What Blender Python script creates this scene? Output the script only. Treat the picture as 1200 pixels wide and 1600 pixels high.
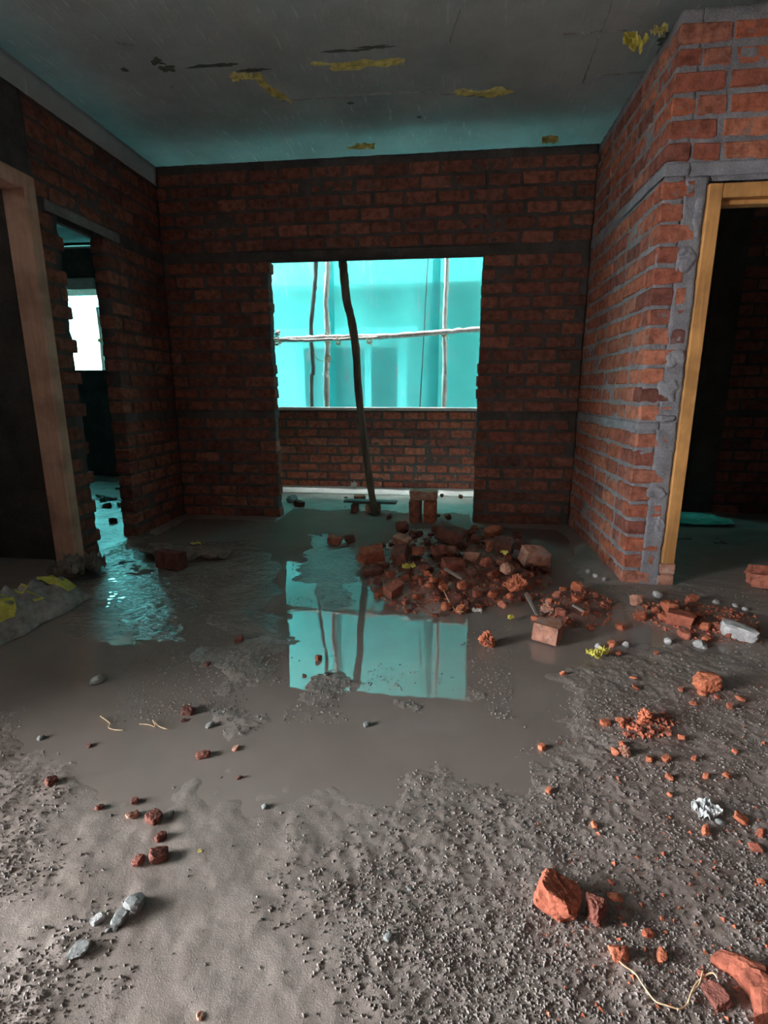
import bpy, bmesh, math, random
import numpy as np
from mathutils import Matrix, Vector, noise as mnoise

random.seed(7); RNG = np.random.default_rng(7)
for o in list(bpy.data.objects): bpy.data.objects.remove(o)
scene = bpy.context.scene
C = scene.collection

# ------------------------------------------------------------------ camera
F = 815.0; CX, CY = 600.0, 800.0; CAMH = 1.05
def _n(v): return v / np.linalg.norm(v)
_d = _n(np.array([100.0, -188.0, F]))                 # +Y (room depth) in camera axes
_v = np.array([0.0, 3533.0, F]); _v = _n(_v - _d * (_v @ _d))
RW = np.array([np.cross(_d, -_v), _d, -_v])           # rows: world axes in camera axes
def ray(x, y): return RW @ np.array([x - CX, y - CY, F])
def fl(x, y, z=0.0):
    r = ray(x, y); t = (z - CAMH) / r[2]; return np.array([r[0]*t, r[1]*t, z])
def atY(x, y, Y):
    r = ray(x, y); t = Y / r[1]; return np.array([r[0]*t, Y, CAMH + r[2]*t])
def pxsize(p, npx):                                   # metres covered by npx pixels at point p
    c = RW.T @ (np.array(p) - np.array([0, 0, CAMH])); return npx * c[2] / F
cam_d = bpy.data.cameras.new('camera'); cam = bpy.data.objects.new('camera', cam_d); C.objects.link(cam)
cam_d.sensor_fit = 'VERTICAL'; cam_d.sensor_height = 24.0; cam_d.lens = 24.0 * F / 1600.0
cam_d.clip_start = 0.02; cam_d.clip_end = 200
M3 = RW @ np.diag([1.0, -1.0, -1.0])
cam.matrix_world = Matrix([[*M3[0], 0], [*M3[1], 0], [*M3[2], CAMH], [0, 0, 0, 1]])
scene.camera = cam

# ------------------------------------------------------------------ sky and exposure
world = bpy.data.worlds.new('overcast_sky'); scene.world = world; world.use_nodes = True
bg = world.node_tree.nodes['Background']
bg.inputs[0].default_value = (0.93, 0.97, 1.0, 1); bg.inputs[1].default_value = 62.0
vs = scene.view_settings
vs.view_transform = 'Standard'; vs.look = 'None'; vs.exposure = 0.30; vs.gamma = 1.0; vs.use_curve_mapping = False
def portal(name, loc, rot, sx, sy):
    l = bpy.data.lights.new(name, 'AREA'); l.shape = 'RECTANGLE'; l.size = sx; l.size_y = sy; l.cycles.is_portal = True
    o = bpy.data.objects.new(name, l); C.objects.link(o); o.location = loc; o.rotation_euler = rot
portal('daylight_portal_side_opening', (-2.30, -0.36, 1.15), (0, -math.pi/2, 0), 2.3, 2.08)
portal('daylight_portal_kitchen_window', (-4.60, 6.03, 1.70), (-math.pi/2, 0, 0), 1.2, 0.9)

# ------------------------------------------------------------------ materials
def new_mat(name):
    m = bpy.data.materials.new(name); m.use_nodes = True
    nt = m.node_tree; b = nt.nodes['Principled BSDF']; return m, nt, b
def nd(nt, t, **kw):
    n = nt.nodes.new(t)
    for k, v in kw.items():
        if k.startswith('i_'):
            key = k[2:]; key = int(key) if key.isdigit() else key.replace('_', ' ')
            n.inputs[key].default_value = v
        else: setattr(n, k, v)
    return n
def ramp(nt, stops, fac=None, interp='LINEAR'):
    r = nt.nodes.new('ShaderNodeValToRGB'); r.color_ramp.interpolation = interp
    el = r.color_ramp.elements
    while len(el) < len(stops): el.new(0.5)
    for e, (p, c) in zip(el, stops):
        e.position = p; e.color = (*c, 1) if len(c) == 3 else c
    if fac is not None: nt.links.new(fac, r.inputs[0])
    return r
def mixc(nt, fac, a, b, blend='MIX'):
    m = nt.nodes.new('ShaderNodeMix'); m.data_type = 'RGBA'; m.blend_type = blend
    for s, i in ((fac, 0), (a, 6), (b, 7)):
        if isinstance(s, (int, float)): m.inputs[i].default_value = s
        elif isinstance(s, tuple): m.inputs[i].default_value = (*s, 1)
        else: nt.links.new(s, m.inputs[i])
    return m.outputs[2]
def coords(nt, kind='Object', scale=(1, 1, 1), rot=(0, 0, 0)):
    tc = nt.nodes.new('ShaderNodeTexCoord'); mp = nt.nodes.new('ShaderNodeMapping')
    mp.inputs['Scale'].default_value = scale; mp.inputs['Rotation'].default_value = rot
    nt.links.new(tc.outputs[kind], mp.inputs[0]); return mp.outputs[0]
def geo_pos(nt, scale=(1, 1, 1), rot=(0, 0, 0)):
    g = nt.nodes.new('ShaderNodeNewGeometry'); mp = nt.nodes.new('ShaderNodeMapping')
    mp.inputs['Scale'].default_value = scale; mp.inputs['Rotation'].default_value = rot
    nt.links.new(g.outputs['Position'], mp.inputs[0]); return mp.outputs[0]
def noise(nt, vec, scale, detail=4, rough=0.55, dist=0.0):
    n = nd(nt, 'ShaderNodeTexNoise'); n.inputs['Scale'].default_value = scale; n.inputs['Detail'].default_value = detail
    n.inputs['Roughness'].default_value = rough; n.inputs['Distortion'].default_value = dist
    nt.links.new(vec, n.inputs['Vector']); return n.outputs['Fac']
def bump(nt, b, h, strength, dist):
    n = nd(nt, 'ShaderNodeBump'); n.inputs['Strength'].default_value = strength; n.inputs['Distance'].default_value = dist
    nt.links.new(h, n.inputs['Height']); nt.links.new(n.outputs[0], b.inputs['Normal'])

def brick_material(name, cols, mortar=(0.20, 0.19, 0.19), smear=0.60, spec=0.25):
    m, nt, b = new_mat(name)
    oi = nd(nt, 'ShaderNodeObjectInfo')
    base = ramp(nt, [(i / (len(cols) - 1), c) for i, c in enumerate(cols)], oi.outputs['Random']).outputs[0]
    p = geo_pos(nt)
    n1 = noise(nt, p, 22, 5, 0.6); n2 = noise(nt, p, 90, 3)
    dk = ramp(nt, [(0.34, (0.58, 0.55, 0.54)), (0.60, (1.20, 1.18, 1.16))], n1).outputs[0]
    c = mixc(nt, 1.0, base, dk, 'MULTIPLY')
    n3 = noise(nt, p, 13, 6, 0.7, 0.4)
    sm = ramp(nt, [(smear, (0, 0, 0)), (smear + 0.10, (0.85, 0.85, 0.85))], n3).outputs[0]
    c = mixc(nt, sm, c, mortar)
    nt.links.new(c, b.inputs['Base Color'])
    b.inputs['Roughness'].default_value = 0.85; b.inputs['Specular IOR Level'].default_value = spec
    h = nd(nt, 'ShaderNodeMath', operation='ADD'); nt.links.new(n1, h.inputs[0]); nt.links.new(n2, h.inputs[1])
    bump(nt, b, h.outputs[0], 0.75, 0.006)
    return m
RED = [(0.15, 0.066, 0.058), (0.30, 0.098, 0.064), (0.40, 0.128, 0.072), (0.22, 0.078, 0.058), (0.44, 0.165, 0.100), (0.34, 0.110, 0.066), (0.38, 0.160, 0.112)]
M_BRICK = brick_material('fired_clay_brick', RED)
M_BRICK_DARK = brick_material('dark_clay_brick', [(0.13, 0.058, 0.048), (0.24, 0.086, 0.058), (0.18, 0.072, 0.056), (0.29, 0.115, 0.076), (0.22, 0.09, 0.066)], (0.14, 0.125, 0.12), 0.60)  # darker, duller brick tones for the back, left and kitchen walls
M_CHUNK = brick_material('broken_brick', [(0.20, 0.065, 0.045), (0.36, 0.105, 0.06), (0.42, 0.13, 0.072), (0.28, 0.085, 0.055), (0.38, 0.14, 0.095)], (0.24, 0.19, 0.17), 0.64)
M_CHUNK_OR = brick_material('orange_broken_brick', [(0.42, 0.125, 0.064), (0.46, 0.155, 0.085), (0.38, 0.11, 0.06)], (0.40, 0.2, 0.14), 0.72)
M_CHUNK_PK = brick_material('pinkish_broken_brick', [(0.46, 0.25, 0.18), (0.42, 0.20, 0.14)], (0.40, 0.33, 0.29), 0.55)
M_CHUNK_DK = brick_material('dark_damp_broken_brick', [(0.10, 0.034, 0.026), (0.18, 0.055, 0.038), (0.15, 0.055, 0.042)], (0.12, 0.09, 0.08), 0.66, 0.4)

def concrete_material(name, c1, c2, scale=6, bstr=0.5, bdist=0.01, rough=0.9, fine=60):
    m, nt, b = new_mat(name); p = geo_pos(nt)
    n1 = noise(nt, p, scale, 6, 0.62); n2 = noise(nt, p, fine, 4, 0.7)
    c = ramp(nt, [(0.30, c1), (0.70, c2)], n1).outputs[0]
    sp = ramp(nt, [(0.3, (0.78, 0.78, 0.78)), (0.6, (1.08, 1.08, 1.08))], n2).outputs[0]
    nt.links.new(mixc(nt, 1.0, c, sp, 'MULTIPLY'), b.inputs['Base Color'])
    b.inputs['Roughness'].default_value = rough; b.inputs['Specular IOR Level'].default_value = 0.25
    h = nd(nt, 'ShaderNodeMath', operation='ADD'); nt.links.new(n1, h.inputs[0]); nt.links.new(n2, h.inputs[1])
    bump(nt, b, h.outputs[0], bstr, bdist); return m
M_MORTAR = concrete_material('cement_mortar', (0.17, 0.165, 0.18), (0.33, 0.325, 0.35), 9, 0.9, 0.008, 0.92, 110)
M_MORTAR_DARK = concrete_material('dark_mortar', (0.06, 0.055, 0.052), (0.12, 0.11, 0.105), 9, 0.9, 0.008, 0.9, 110)  # darker mortar for the back and left walls and the parapet
M_BAND = concrete_material('band_concrete', (0.19, 0.185, 0.20), (0.33, 0.325, 0.35), 8, 0.8, 0.006, 0.9, 130)
M_CONC = concrete_material('cast_concrete', (0.14, 0.14, 0.135), (0.27, 0.27, 0.26), 4, 0.5, 0.006, 0.9, 50)
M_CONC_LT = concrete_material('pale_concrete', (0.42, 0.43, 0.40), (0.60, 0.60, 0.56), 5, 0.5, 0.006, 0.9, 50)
M_STONE = concrete_material('grey_stone', (0.12, 0.125, 0.12), (0.25, 0.255, 0.25), 18, 0.5, 0.004, 0.75, 140)
M_STONE_LT = concrete_material('pale_mortar_lump', (0.34, 0.33, 0.33), (0.55, 0.54, 0.53), 20, 0.6, 0.004, 0.85, 150)
M_WHITEWASH = concrete_material('whitewash', (0.78, 0.79, 0.77), (0.86, 0.86, 0.84), 2, 0.2, 0.004, 0.9, 30)
M_GRIT = concrete_material('mud_grit', (0.15, 0.13, 0.12), (0.26, 0.225, 0.205), 60, 0.3, 0.002, 0.7, 200)
M_NEIGH = concrete_material('neighbour_plaster', (0.50, 0.50, 0.47), (0.62, 0.62, 0.58), 2, 0.2, 0.004, 0.9, 30)
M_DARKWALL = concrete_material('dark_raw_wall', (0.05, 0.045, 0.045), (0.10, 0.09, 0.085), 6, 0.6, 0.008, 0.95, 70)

def ceiling_material():
    m, nt, b = new_mat('shuttered_slab_concrete'); p = geo_pos(nt)
    n1 = noise(nt, p, 2.2, 7, 0.62); n2 = noise(nt, p, 35, 4, 0.6)
    c = ramp(nt, [(0.28, (0.34, 0.375, 0.38)), (0.72, (0.54, 0.585, 0.59))], n1).outputs[0]
    st = noise(nt, geo_pos(nt, (52, 5.5, 1), (0, 0, math.radians(-24))), 1.0, 3, 0.6, 0.25)
    reg = noise(nt, p, 0.8, 2)
    sm = nd(nt, 'ShaderNodeMath', operation='MULTIPLY'); 
    nt.links.new(ramp(nt, [(0.61, (0, 0, 0)), (0.68, (1, 1, 1))], st).outputs[0], sm.inputs[0])
    nt.links.new(ramp(nt, [(0.42, (0.1, 0.1, 0.1)), (0.60, (0.75, 0.75, 0.75))], reg).outputs[0], sm.inputs[1])
    c = mixc(nt, sm.outputs[0], c, (0.72, 0.74, 0.74))
    dirt = ramp(nt, [(0.66, (0, 0, 0)), (0.74, (0.75, 0.75, 0.75))], noise(nt, p, 3.1, 6, 0.7, 0.8)).outputs[0]
    c = mixc(nt, dirt, c, (0.09, 0.09, 0.07))
    nt.links.new(c, b.inputs['Base Color']); b.inputs['Roughness'].default_value = 0.85
    h = nd(nt, 'ShaderNodeMath', operation='ADD'); nt.links.new(n2, h.inputs[0]); nt.links.new(st, h.inputs[1])
    bump(nt, b, h.outputs[0], 0.35, 0.004); return m
M_CEIL = ceiling_material()

def mud_material():
    m, nt, b = new_mat('wet_mud'); p = geo_pos(nt)
    n1 = noise(nt, p, 5, 6, 0.6); n2 = noise(nt, p, 120, 4, 0.7); n3 = noise(nt, p, 330, 2, 0.6)
    c = ramp(nt, [(0.30, (0.19, 0.155, 0.134)), (0.70, (0.26, 0.217, 0.193))], n1).outputs[0]
    sp = ramp(nt, [(0.30, (0.84, 0.84, 0.85)), (0.55, (1.0, 1.0, 1.0)), (0.74, (1.18, 1.19, 1.21))], n2).outputs[0]
    c = mixc(nt, 1.0, c, sp, 'MULTIPLY')
    at = nd(nt, 'ShaderNodeAttribute', attribute_name='brick_dust')
    c = mixc(nt, at.outputs['Fac'], c, mixc(nt, n2, (0.13, 0.045, 0.034), (0.30, 0.11, 0.075)))
    ac = nd(nt, 'ShaderNodeAttribute', attribute_name='cement'); aw = nd(nt, 'ShaderNodeAttribute', attribute_name='wet')
    c = mixc(nt, ac.outputs['Fac'], c, (0.40, 0.40, 0.36))
    nt.links.new(c, b.inputs['Base Color'])
    r = ramp(nt, [(0.35, (0.30, 0.30, 0.30)), (0.68, (0.62, 0.62, 0.62))], n1).outputs[0]
    nt.links.new(mixc(nt, aw.outputs['Fac'], r, (0.045, 0.045, 0.045)), b.inputs['Roughness']); sl = nd(nt, 'ShaderNodeMath', operation='MULTIPLY_ADD'); nt.links.new(aw.outputs['Fac'], sl.inputs[0]); sl.inputs[1].default_value = 0.35; sl.inputs[2].default_value = 0.20
    nt.links.new(sl.outputs[0], b.inputs['Specular IOR Level'])
    h = nd(nt, 'ShaderNodeMath', operation='ADD'); nt.links.new(n2, h.inputs[0]); nt.links.new(n3, h.inputs[1])
    n4 = noise(nt, geo_pos(nt, (1, 1.7, 1)), 34, 3, 0.5); k4 = nd(nt, 'ShaderNodeMath', operation='MULTIPLY_ADD'); k4.inputs[1].default_value = 1.0
    w4 = nd(nt, 'ShaderNodeMath', operation='MULTIPLY'); nt.links.new(aw.outputs['Fac'], w4.inputs[0]); w4.inputs[1].default_value = 8.0
    nt.links.new(n4, k4.inputs[0]); nt.links.new(w4.outputs[0], k4.inputs[1]); nt.links.new(h.outputs[0], k4.inputs[2])
    bump(nt, b, k4.outputs[0], 0.30, 0.004); return m
M_MUD = mud_material()
def water_material():
    m, nt, b = new_mat('muddy_water'); p = geo_pos(nt)
    n1 = noise(nt, p, 2.5, 4, 0.55)
    c = ramp(nt, [(0.3, (0.19, 0.158, 0.138)), (0.7, (0.24, 0.203, 0.18))], n1).outputs[0]
    nt.links.new(c, b.inputs['Base Color']); b.inputs['Roughness'].default_value = 0.02; b.inputs['IOR'].default_value = 1.70
    bump(nt, b, noise(nt, p, 9, 2, 0.5), 0.05, 0.01); return m
M_WATER = water_material()

def wood_material(name, c1, c2, scale=(1, 1, 0.06), sc=40, rough=0.7, kind='Object'):
    m, nt, b = new_mat(name); p = coords(nt, kind, scale)
    n1 = noise(nt, p, sc, 5, 0.6, 0.6); n2 = noise(nt, coords(nt, kind), 5, 3)
    c = ramp(nt, [(0.3, c1), (0.7, c2)], n1).outputs[0]
    c = mixc(nt, 1.0, c, ramp(nt, [(0.38, (0.72, 0.70, 0.66)), (0.58, (1.1, 1.08, 1.05))], n2).outputs[0], 'MULTIPLY')
    nt.links.new(c, b.inputs['Base Color']); b.inputs['Roughness'].default_value = rough
    bump(nt, b, n1, 0.35, 0.003); return m
M_FRAME = wood_material('varnished_frame_wood', (0.44, 0.205, 0.065), (0.62, 0.32, 0.11))
M_FRAME_L = wood_material('flare_lightened_frame_wood', (0.52, 0.31, 0.22), (0.64, 0.42, 0.31))  # pinkish-brown wood, colour lightened to carry the lens flare's brightness
M_PROP = wood_material('dark_bark', (0.08, 0.062, 0.047), (0.19, 0.155, 0.118), (1, 1, 0.1), 30, 0.85)
M_POLE = wood_material('weathered_pole_wood', (0.30, 0.25, 0.24), (0.66, 0.60, 0.58), (1, 1, 0.08), 34, 0.85)
M_POLE_DK = wood_material('dark_pole_wood', (0.05, 0.045, 0.045), (0.10, 0.09, 0.09), (1, 1, 0.1), 30, 0.85)
M_PLANK = wood_material('wet_plank_wood', (0.06, 0.06, 0.055), (0.13, 0.13, 0.12), (0.06, 1, 1), 40, 0.5)
M_SPLINT = wood_material('splinter_wood', (0.14, 0.12, 0.11), (0.30, 0.27, 0.25), (0.1, 1, 1), 60, 0.8)
M_ROPE = wood_material('coir_fibre', (0.38, 0.26, 0.16), (0.60, 0.45, 0.30), (1, 1, 1), 80, 0.9)
def plain(name, col, rough=0.6, var=0.25, sc=25, spec=0.4):
    m, nt, b = new_mat(name); n1 = noise(nt, coords(nt, 'Object'), sc, 5, 0.6)
    lo = tuple(x * (1 - var) for x in col); hi = tuple(min(1, x * (1 + var)) for x in col)
    nt.links.new(ramp(nt, [(0.35, lo), (0.65, hi)], n1).outputs[0], b.inputs['Base Color'])
    b.inputs['Roughness'].default_value = rough; b.inputs['Specular IOR Level'].default_value = spec
    bump(nt, b, n1, 0.3, 0.004); return m
M_YEL = plain('yellow_plastic', (0.62, 0.56, 0.10), 0.45)
M_YEL_CEIL = plain('dirty_yellow_plastic', (0.50, 0.44, 0.14), 0.6, 0.35)
M_SACKG = plain('muddy_sack_weave', (0.30, 0.28, 0.27), 0.6, 0.35, 18)
M_SACKB = plain('brown_muddy_sheet', (0.17, 0.14, 0.115), 0.65, 0.35, 18)
M_CLEAR = plain('dirty_white_plastic', (0.42, 0.43, 0.43), 0.25, 0.35, 40)
M_WHITE = plain('white_scrap', (0.65, 0.65, 0.62), 0.6, 0.2, 40)
M_GLIGHT = plain('green_light_paint', (0.10, 0.40, 0.32), 0.5, 0.2, 20)  # colour of the painted green light pool
M_FIBRE = plain('pale_root_fibre', (0.52, 0.36, 0.22), 0.7, 0.2, 60)

def net_material():
    m, nt, b = new_mat('green_shade_net'); nt.nodes.remove(b)
    out = nt.nodes['Material Output']; p = geo_pos(nt)
    st = noise(nt, geo_pos(nt, (26, 26, 2.6)), 1.0, 5, 0.65, 0.3); lg = noise(nt, p, 1.3, 3)
    base = ramp(nt, [(0.3, (0.036, 0.215, 0.212)), (0.7, (0.055, 0.29, 0.288))], lg).outputs[0]
    gate = nd(nt, 'ShaderNodeMath', operation='MULTIPLY')
    nt.links.new(ramp(nt, [(0.54, (0, 0, 0)), (0.64, (0.8, 0.8, 0.8))], st).outputs[0], gate.inputs[0])
    nt.links.new(ramp(nt, [(0.46, (0, 0, 0)), (0.58, (1, 1, 1))], noise(nt, p, 2.4, 3)).outputs[0], gate.inputs[1])
    col = mixc(nt, gate.outputs[0], base, (0.18, 0.20, 0.22))
    tl = nd(nt, 'ShaderNodeBsdfTranslucent'); df = nd(nt, 'ShaderNodeBsdfDiffuse'); tr = nd(nt, 'ShaderNodeBsdfTransparent')
    nt.links.new(col, tl.inputs[0]); nt.links.new(col, df.inputs[0])
    tr.inputs[0].default_value = (0.115, 0.53, 0.53, 1)
    m1 = nd(nt, 'ShaderNodeMixShader'); m1.inputs[0].default_value = 0.5
    nt.links.new(tl.outputs[0], m1.inputs[1]); nt.links.new(df.outputs[0], m1.inputs[2])
    m2 = nd(nt, 'ShaderNodeMixShader'); m2.inputs[0].default_value = 0.44
    nt.links.new(m1.outputs[0], m2.inputs[1]); nt.links.new(tr.outputs[0], m2.inputs[2])
    nt.links.new(m2.outputs[0], out.inputs[0]); return m
M_NET = net_material()

# ------------------------------------------------------------------ helpers
def tag(o, label=None, cat=None, group=None, kind=None):
    if label: o['label'] = label
    if cat: o['category'] = cat
    if group: o['group'] = group
    if kind: o['kind'] = kind
    return o
def link(name, me, parent=None):
    o = bpy.data.objects.new(name, me); C.objects.link(o)
    if parent: o.parent = parent
    return o
def mesh_obj(name, verts, faces, mat, parent=None, smooth=False):
    me = bpy.data.meshes.new(name); me.from_pydata([tuple(v) for v in verts], [], [tuple(f) for f in faces]); me.update()
    if mat: me.materials.append(mat)
    if smooth: me.polygons.foreach_set('use_smooth', [True] * len(me.polygons))
    return link(name, me, parent)
def empty(name, loc=(0, 0, 0), rz=0):
    o = bpy.data.objects.new(name, None); C.objects.link(o); o.location = loc; o.rotation_euler = (0, 0, rz); o.empty_display_size = 0.05; return o
def grid_mesh(name, xs, ys, zfun):
    X, Y = np.meshgrid(xs, ys); Z = zfun(X, Y); nx, ny = len(xs), len(ys)
    v = np.stack([X, Y, Z], -1).reshape(-1, 3).astype(np.float32)
    i = np.arange(nx * ny).reshape(ny, nx)
    f = np.stack([i[:-1, :-1], i[:-1, 1:], i[1:, 1:], i[1:, :-1]], -1).reshape(-1, 4)
    me = bpy.data.meshes.new(name); me.vertices.add(len(v)); me.vertices.foreach_set('co', v.ravel())
    me.loops.add(f.size); me.loops.foreach_set('vertex_index', f.ravel().astype(np.int32))
    me.polygons.add(len(f)); me.polygons.foreach_set('loop_start', np.arange(0, f.size, 4, dtype=np.int32))
    me.update(calc_edges=True); me.validate(); return me, X, Y
def _hash(ix, iy, s):
    h = (ix.astype(np.int64) * 374761393 + iy.astype(np.int64) * 668265263 + s * 974634777) & 0xFFFFFFFF
    h = ((h ^ (h >> 13)) * 1274126177) & 0xFFFFFFFF; return ((h ^ (h >> 16)) & 0xFFFF) / 65535.0
def vn(x, y, freq, s=0):                              # value noise, 0..1
    x = np.asarray(x, float) * freq; y = np.asarray(y, float) * freq
    ix = np.floor(x); iy = np.floor(y); fx = x - ix; fy = y - iy
    fx = fx*fx*(3 - 2*fx); fy = fy*fy*(3 - 2*fy)
    a = _hash(ix, iy, s); b = _hash(ix+1, iy, s); c = _hash(ix, iy+1, s); d = _hash(ix+1, iy+1, s)
    return (a*(1-fx) + b*fx)*(1-fy) + (c*(1-fx) + d*fx)*fy
def fbm(x, y, freq, octv=4, s=0, g=0.5):
    r = 0; a = 1; t = 0
    for k in range(octv):
        r = r + a * vn(x + 13.7*k, y - 7.1*k, freq * 2**k, s + k); t += a; a *= g
    return r / t
def sdist(x, y, poly):                                # signed distance, positive inside
    x = np.asarray(x, float); y = np.asarray(y, float)
    d = np.full(x.shape, 1e9); ins = np.zeros(x.shape, bool); n = len(poly)
    for i in range(n):
        x1, y1 = poly[i]; x2, y2 = poly[(i+1) % n]; dx, dy = x2-x1, y2-y1
        t = np.clip(((x-x1)*dx + (y-y1)*dy) / (dx*dx + dy*dy + 1e-12), 0, 1)
        d = np.minimum(d, np.hypot(x-x1-t*dx, y-y1-t*dy))
        cond = ((y1 > y) != (y2 > y)) & (x < (x2-x1)*(y-y1)/(y2-y1+1e-12) + x1); ins ^= cond
    return np.where(ins, d, -d)
def sstep(t): t = np.clip(t, 0, 1); return t*t*(3 - 2*t)
def box_bm(bm, x0, x1, y0, y1, z0, z1):
    vs_ = [bm.verts.new(p) for p in ((x0,y0,z0),(x1,y0,z0),(x1,y1,z0),(x0,y1,z0),(x0,y0,z1),(x1,y0,z1),(x1,y1,z1),(x0,y1,z1))]
    for f in ((0,3,2,1),(4,5,6,7),(0,1,5,4),(1,2,6,5),(2,3,7,6),(3,0,4,7)): bm.faces.new([vs_[i] for i in f])
def boxes(name, bl, mat, parent=None, bevel=0.0):
    bm = bmesh.new()
    for b in bl: box_bm(bm, *b)
    if bevel: bmesh.ops.bevel(bm, geom=bm.edges[:], offset=bevel, segments=1, affect='EDGES', profile=0.5)
    me = bpy.data.meshes.new(name); bm.to_mesh(me); bm.free(); me.materials.append(mat); return link(name, me, parent)
def rough_boxes(name, bl, mat, parent=None, step=0.016, amp=0.006, seed=0, freq=26.0):
    """solid blocks whose faces are gently uneven, as raw mortar or concrete is"""
    V = []; Fs = []
    for (x0, x1, y0, y1, z0, z1) in bl:
        lo = np.array([x0, y0, z0]); hi = np.array([x1, y1, z1])
        n = np.maximum(1, np.minimum(260, np.ceil((hi - lo) / step).astype(int))); idx = {}
        def vert(i, j, k):
            key = (i, j, k)
            if key in idx: return idx[key]
            p = lo + (hi - lo) * np.array([i, j, k]) / n
            nrm = np.array([(-1 if i == 0 else 1 if i == n[0] else 0), (-1 if j == 0 else 1 if j == n[1] else 0), (-1 if k == 0 else 1 if k == n[2] else 0)], float)
            a = mnoise.noise(Vector(p * freq) + Vector((seed, 0, 0))) + 0.7 * mnoise.noise(Vector(p * freq * 0.3) + Vector((0, seed, 0)))
            nrm[2] = 0
            p = p + nrm * amp * a
            idx[key] = len(V); V.append(p); return idx[key]
        for ax in range(3):
            u, w = [(1, 2), (2, 0), (0, 1)][ax]
            for side in (0, n[ax]):
                if ax == 2 and side == 0: continue
                for a in range(n[u]):
                    for b in range(n[w]):
                        q = []
                        for da, db in ((0,0),(1,0),(1,1),(0,1)):
                            t = [0,0,0]; t[ax] = side; t[u] = a+da; t[w] = b+db; q.append(vert(*t))
                        Fs.append(q if side else q[::-1])
    return mesh_obj(name, V, Fs, mat, parent, True)
def tube(name, pts, radii, mat, parent=None, seg=10, wob=0.0, seed=0):
    pts = [Vector(p) for p in pts]; V = []; Fs = []; rr = random.Random(seed)
    up = Vector((0.3, 0.9, 0.2)).normalized(); n = len(pts)
    if not isinstance(radii, (list, tuple)): radii = [radii] * n
    for i, p in enumerate(pts):
        t = (pts[min(i+1, n-1)] - pts[max(i-1, 0)]).normalized()
        a = t.cross(up); a = a.normalized() if a.length > 1e-4 else t.orthogonal().normalized(); b = t.cross(a)
        for k in range(seg):
            th = 2*math.pi*k/seg; r = radii[i] * (1 + rr.uniform(-wob, wob)); V.append(p + (a*math.cos(th) + b*math.sin(th)) * r)
    for i in range(n-1):
        for k in range(seg): Fs.append((i*seg+k, i*seg+(k+1) % seg, (i+1)*seg+(k+1) % seg, (i+1)*seg+k))
    Fs.append(tuple(range(seg))[::-1]); Fs.append(tuple((n-1)*seg+k for k in range(seg)))
    return mesh_obj(name, V, Fs, mat, parent, True)
def spline(pts, n=8):
    pts = [Vector(p) for p in pts]; out = []
    for i in range(len(pts)-1):
        p0, p1, p2, p3 = pts[max(i-1,0)], pts[i], pts[i+1], pts[min(i+2, len(pts)-1)]
        for k in range(n):
            t = k/n; out.append(0.5*((2*p1) + (p2-p0)*t + (2*p0-5*p1+4*p2-p3)*t*t + (3*p1-p0-3*p2+p3)*t**3))
    out.append(pts[-1]); return out

# ------------------------------------------------------------------ room dimensions (metres)
XL, XR, YB, YF, ZC = -2.24, 0.98, 4.17, 2.88, 2.70   # left wall, right wall, back wall, right front wall, ceiling
T = 0.112                                            # half-brick wall
BL, BH, CRS = 0.220, 0.0765, 0.0945
YP, YK = 5.63, 6.00                                  # balcony parapet, kitchen far wall
Z_SILL0, Z_SILL1, Z_LIN0, Z_LIN1 = 9*CRS, 9*CRS+0.045, 21*CRS+0.045, 21*CRS+0.105
COURSES = [i*CRS for i in range(9)] + [Z_SILL1 + i*CRS for i in range(12)] + [Z_LIN1 + i*CRS for i in range(6)]
OX0, OX1 = -1.39, 0.222                              # balcony opening

# ------------------------------------------------------------------ floor
def P(*pp): return [tuple(fl(x, y)[:2]) for x, y in pp]
ROUGH = [P((470,1330),(560,1240),(640,1200),(760,1205),(880,1150),(860,1100),(830,1060),(880,1030),(1010,1000),(1250,1000),(1500,1300),(1700,2600),(420,2600),(520,1640),(540,1480),(470,1400)),
         P((-200,1275),(60,1262),(112,1290),(100,1370),(60,1420),(-200,1440)),
         P((-200,1130),(40,1125),(75,1165),(60,1230),(-200,1240)),
         P((-200,1470),(50,1470),(110,1450),(150,1475),(165,1560),(130,1700),(-200,1750)),
         P((300,1020),(380,965),(450,970),(470,1020),(420,1075),(330,1080)),
         P((445,1050),(520,1040),(590,1058),(560,1085),(480,1098)),
         P((610,1095),(680,1085),(735,1095),(700,1122),(640,1120)),
         P((330,1110),(380,1105),(400,1150),(350,1165)),
         P((900,850),(1300,850),(1300,960),(1000,960),(900,930))]
RIPPLE = [P((110,780),(215,790),(225,850),(300,880),(310,960),(300,1005),(90,1010),(90,930),(100,850)),
          P((230,850),(420,840),(450,920),(440,990),(320,980),(240,920)),
          P((470,830),(560,840),(560,960),(500,960),(450,900))]
HEAP = P((555,880),(600,850),(640,826),(740,826),(800,838),(850,875),(865,905),(850,935),(760,950),(690,965),(620,955),(580,925))
HEAP2 = P((840,930),(900,915),(960,935),(960,975),(900,985),(840,975))
HEAP3 = P((985,940),(1080,940),(1190,965),(1195,1010),(1090,1010),(1000,975))
HEAP4 = P((930,1110),(1040,1100),(1100,1140),(1060,1180),(950,1180))
def heap_h(x, y):
    s = sdist(x, y, HEAP); h = 0.085 * sstep((s + 0.05) / 0.42)
    for q, a in ((HEAP2, 0.03), (HEAP3, 0.025), (HEAP4, 0.008)): h = np.maximum(h, a * sstep((sdist(x, y, q) + 0.04) / 0.2))
    return h
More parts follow.
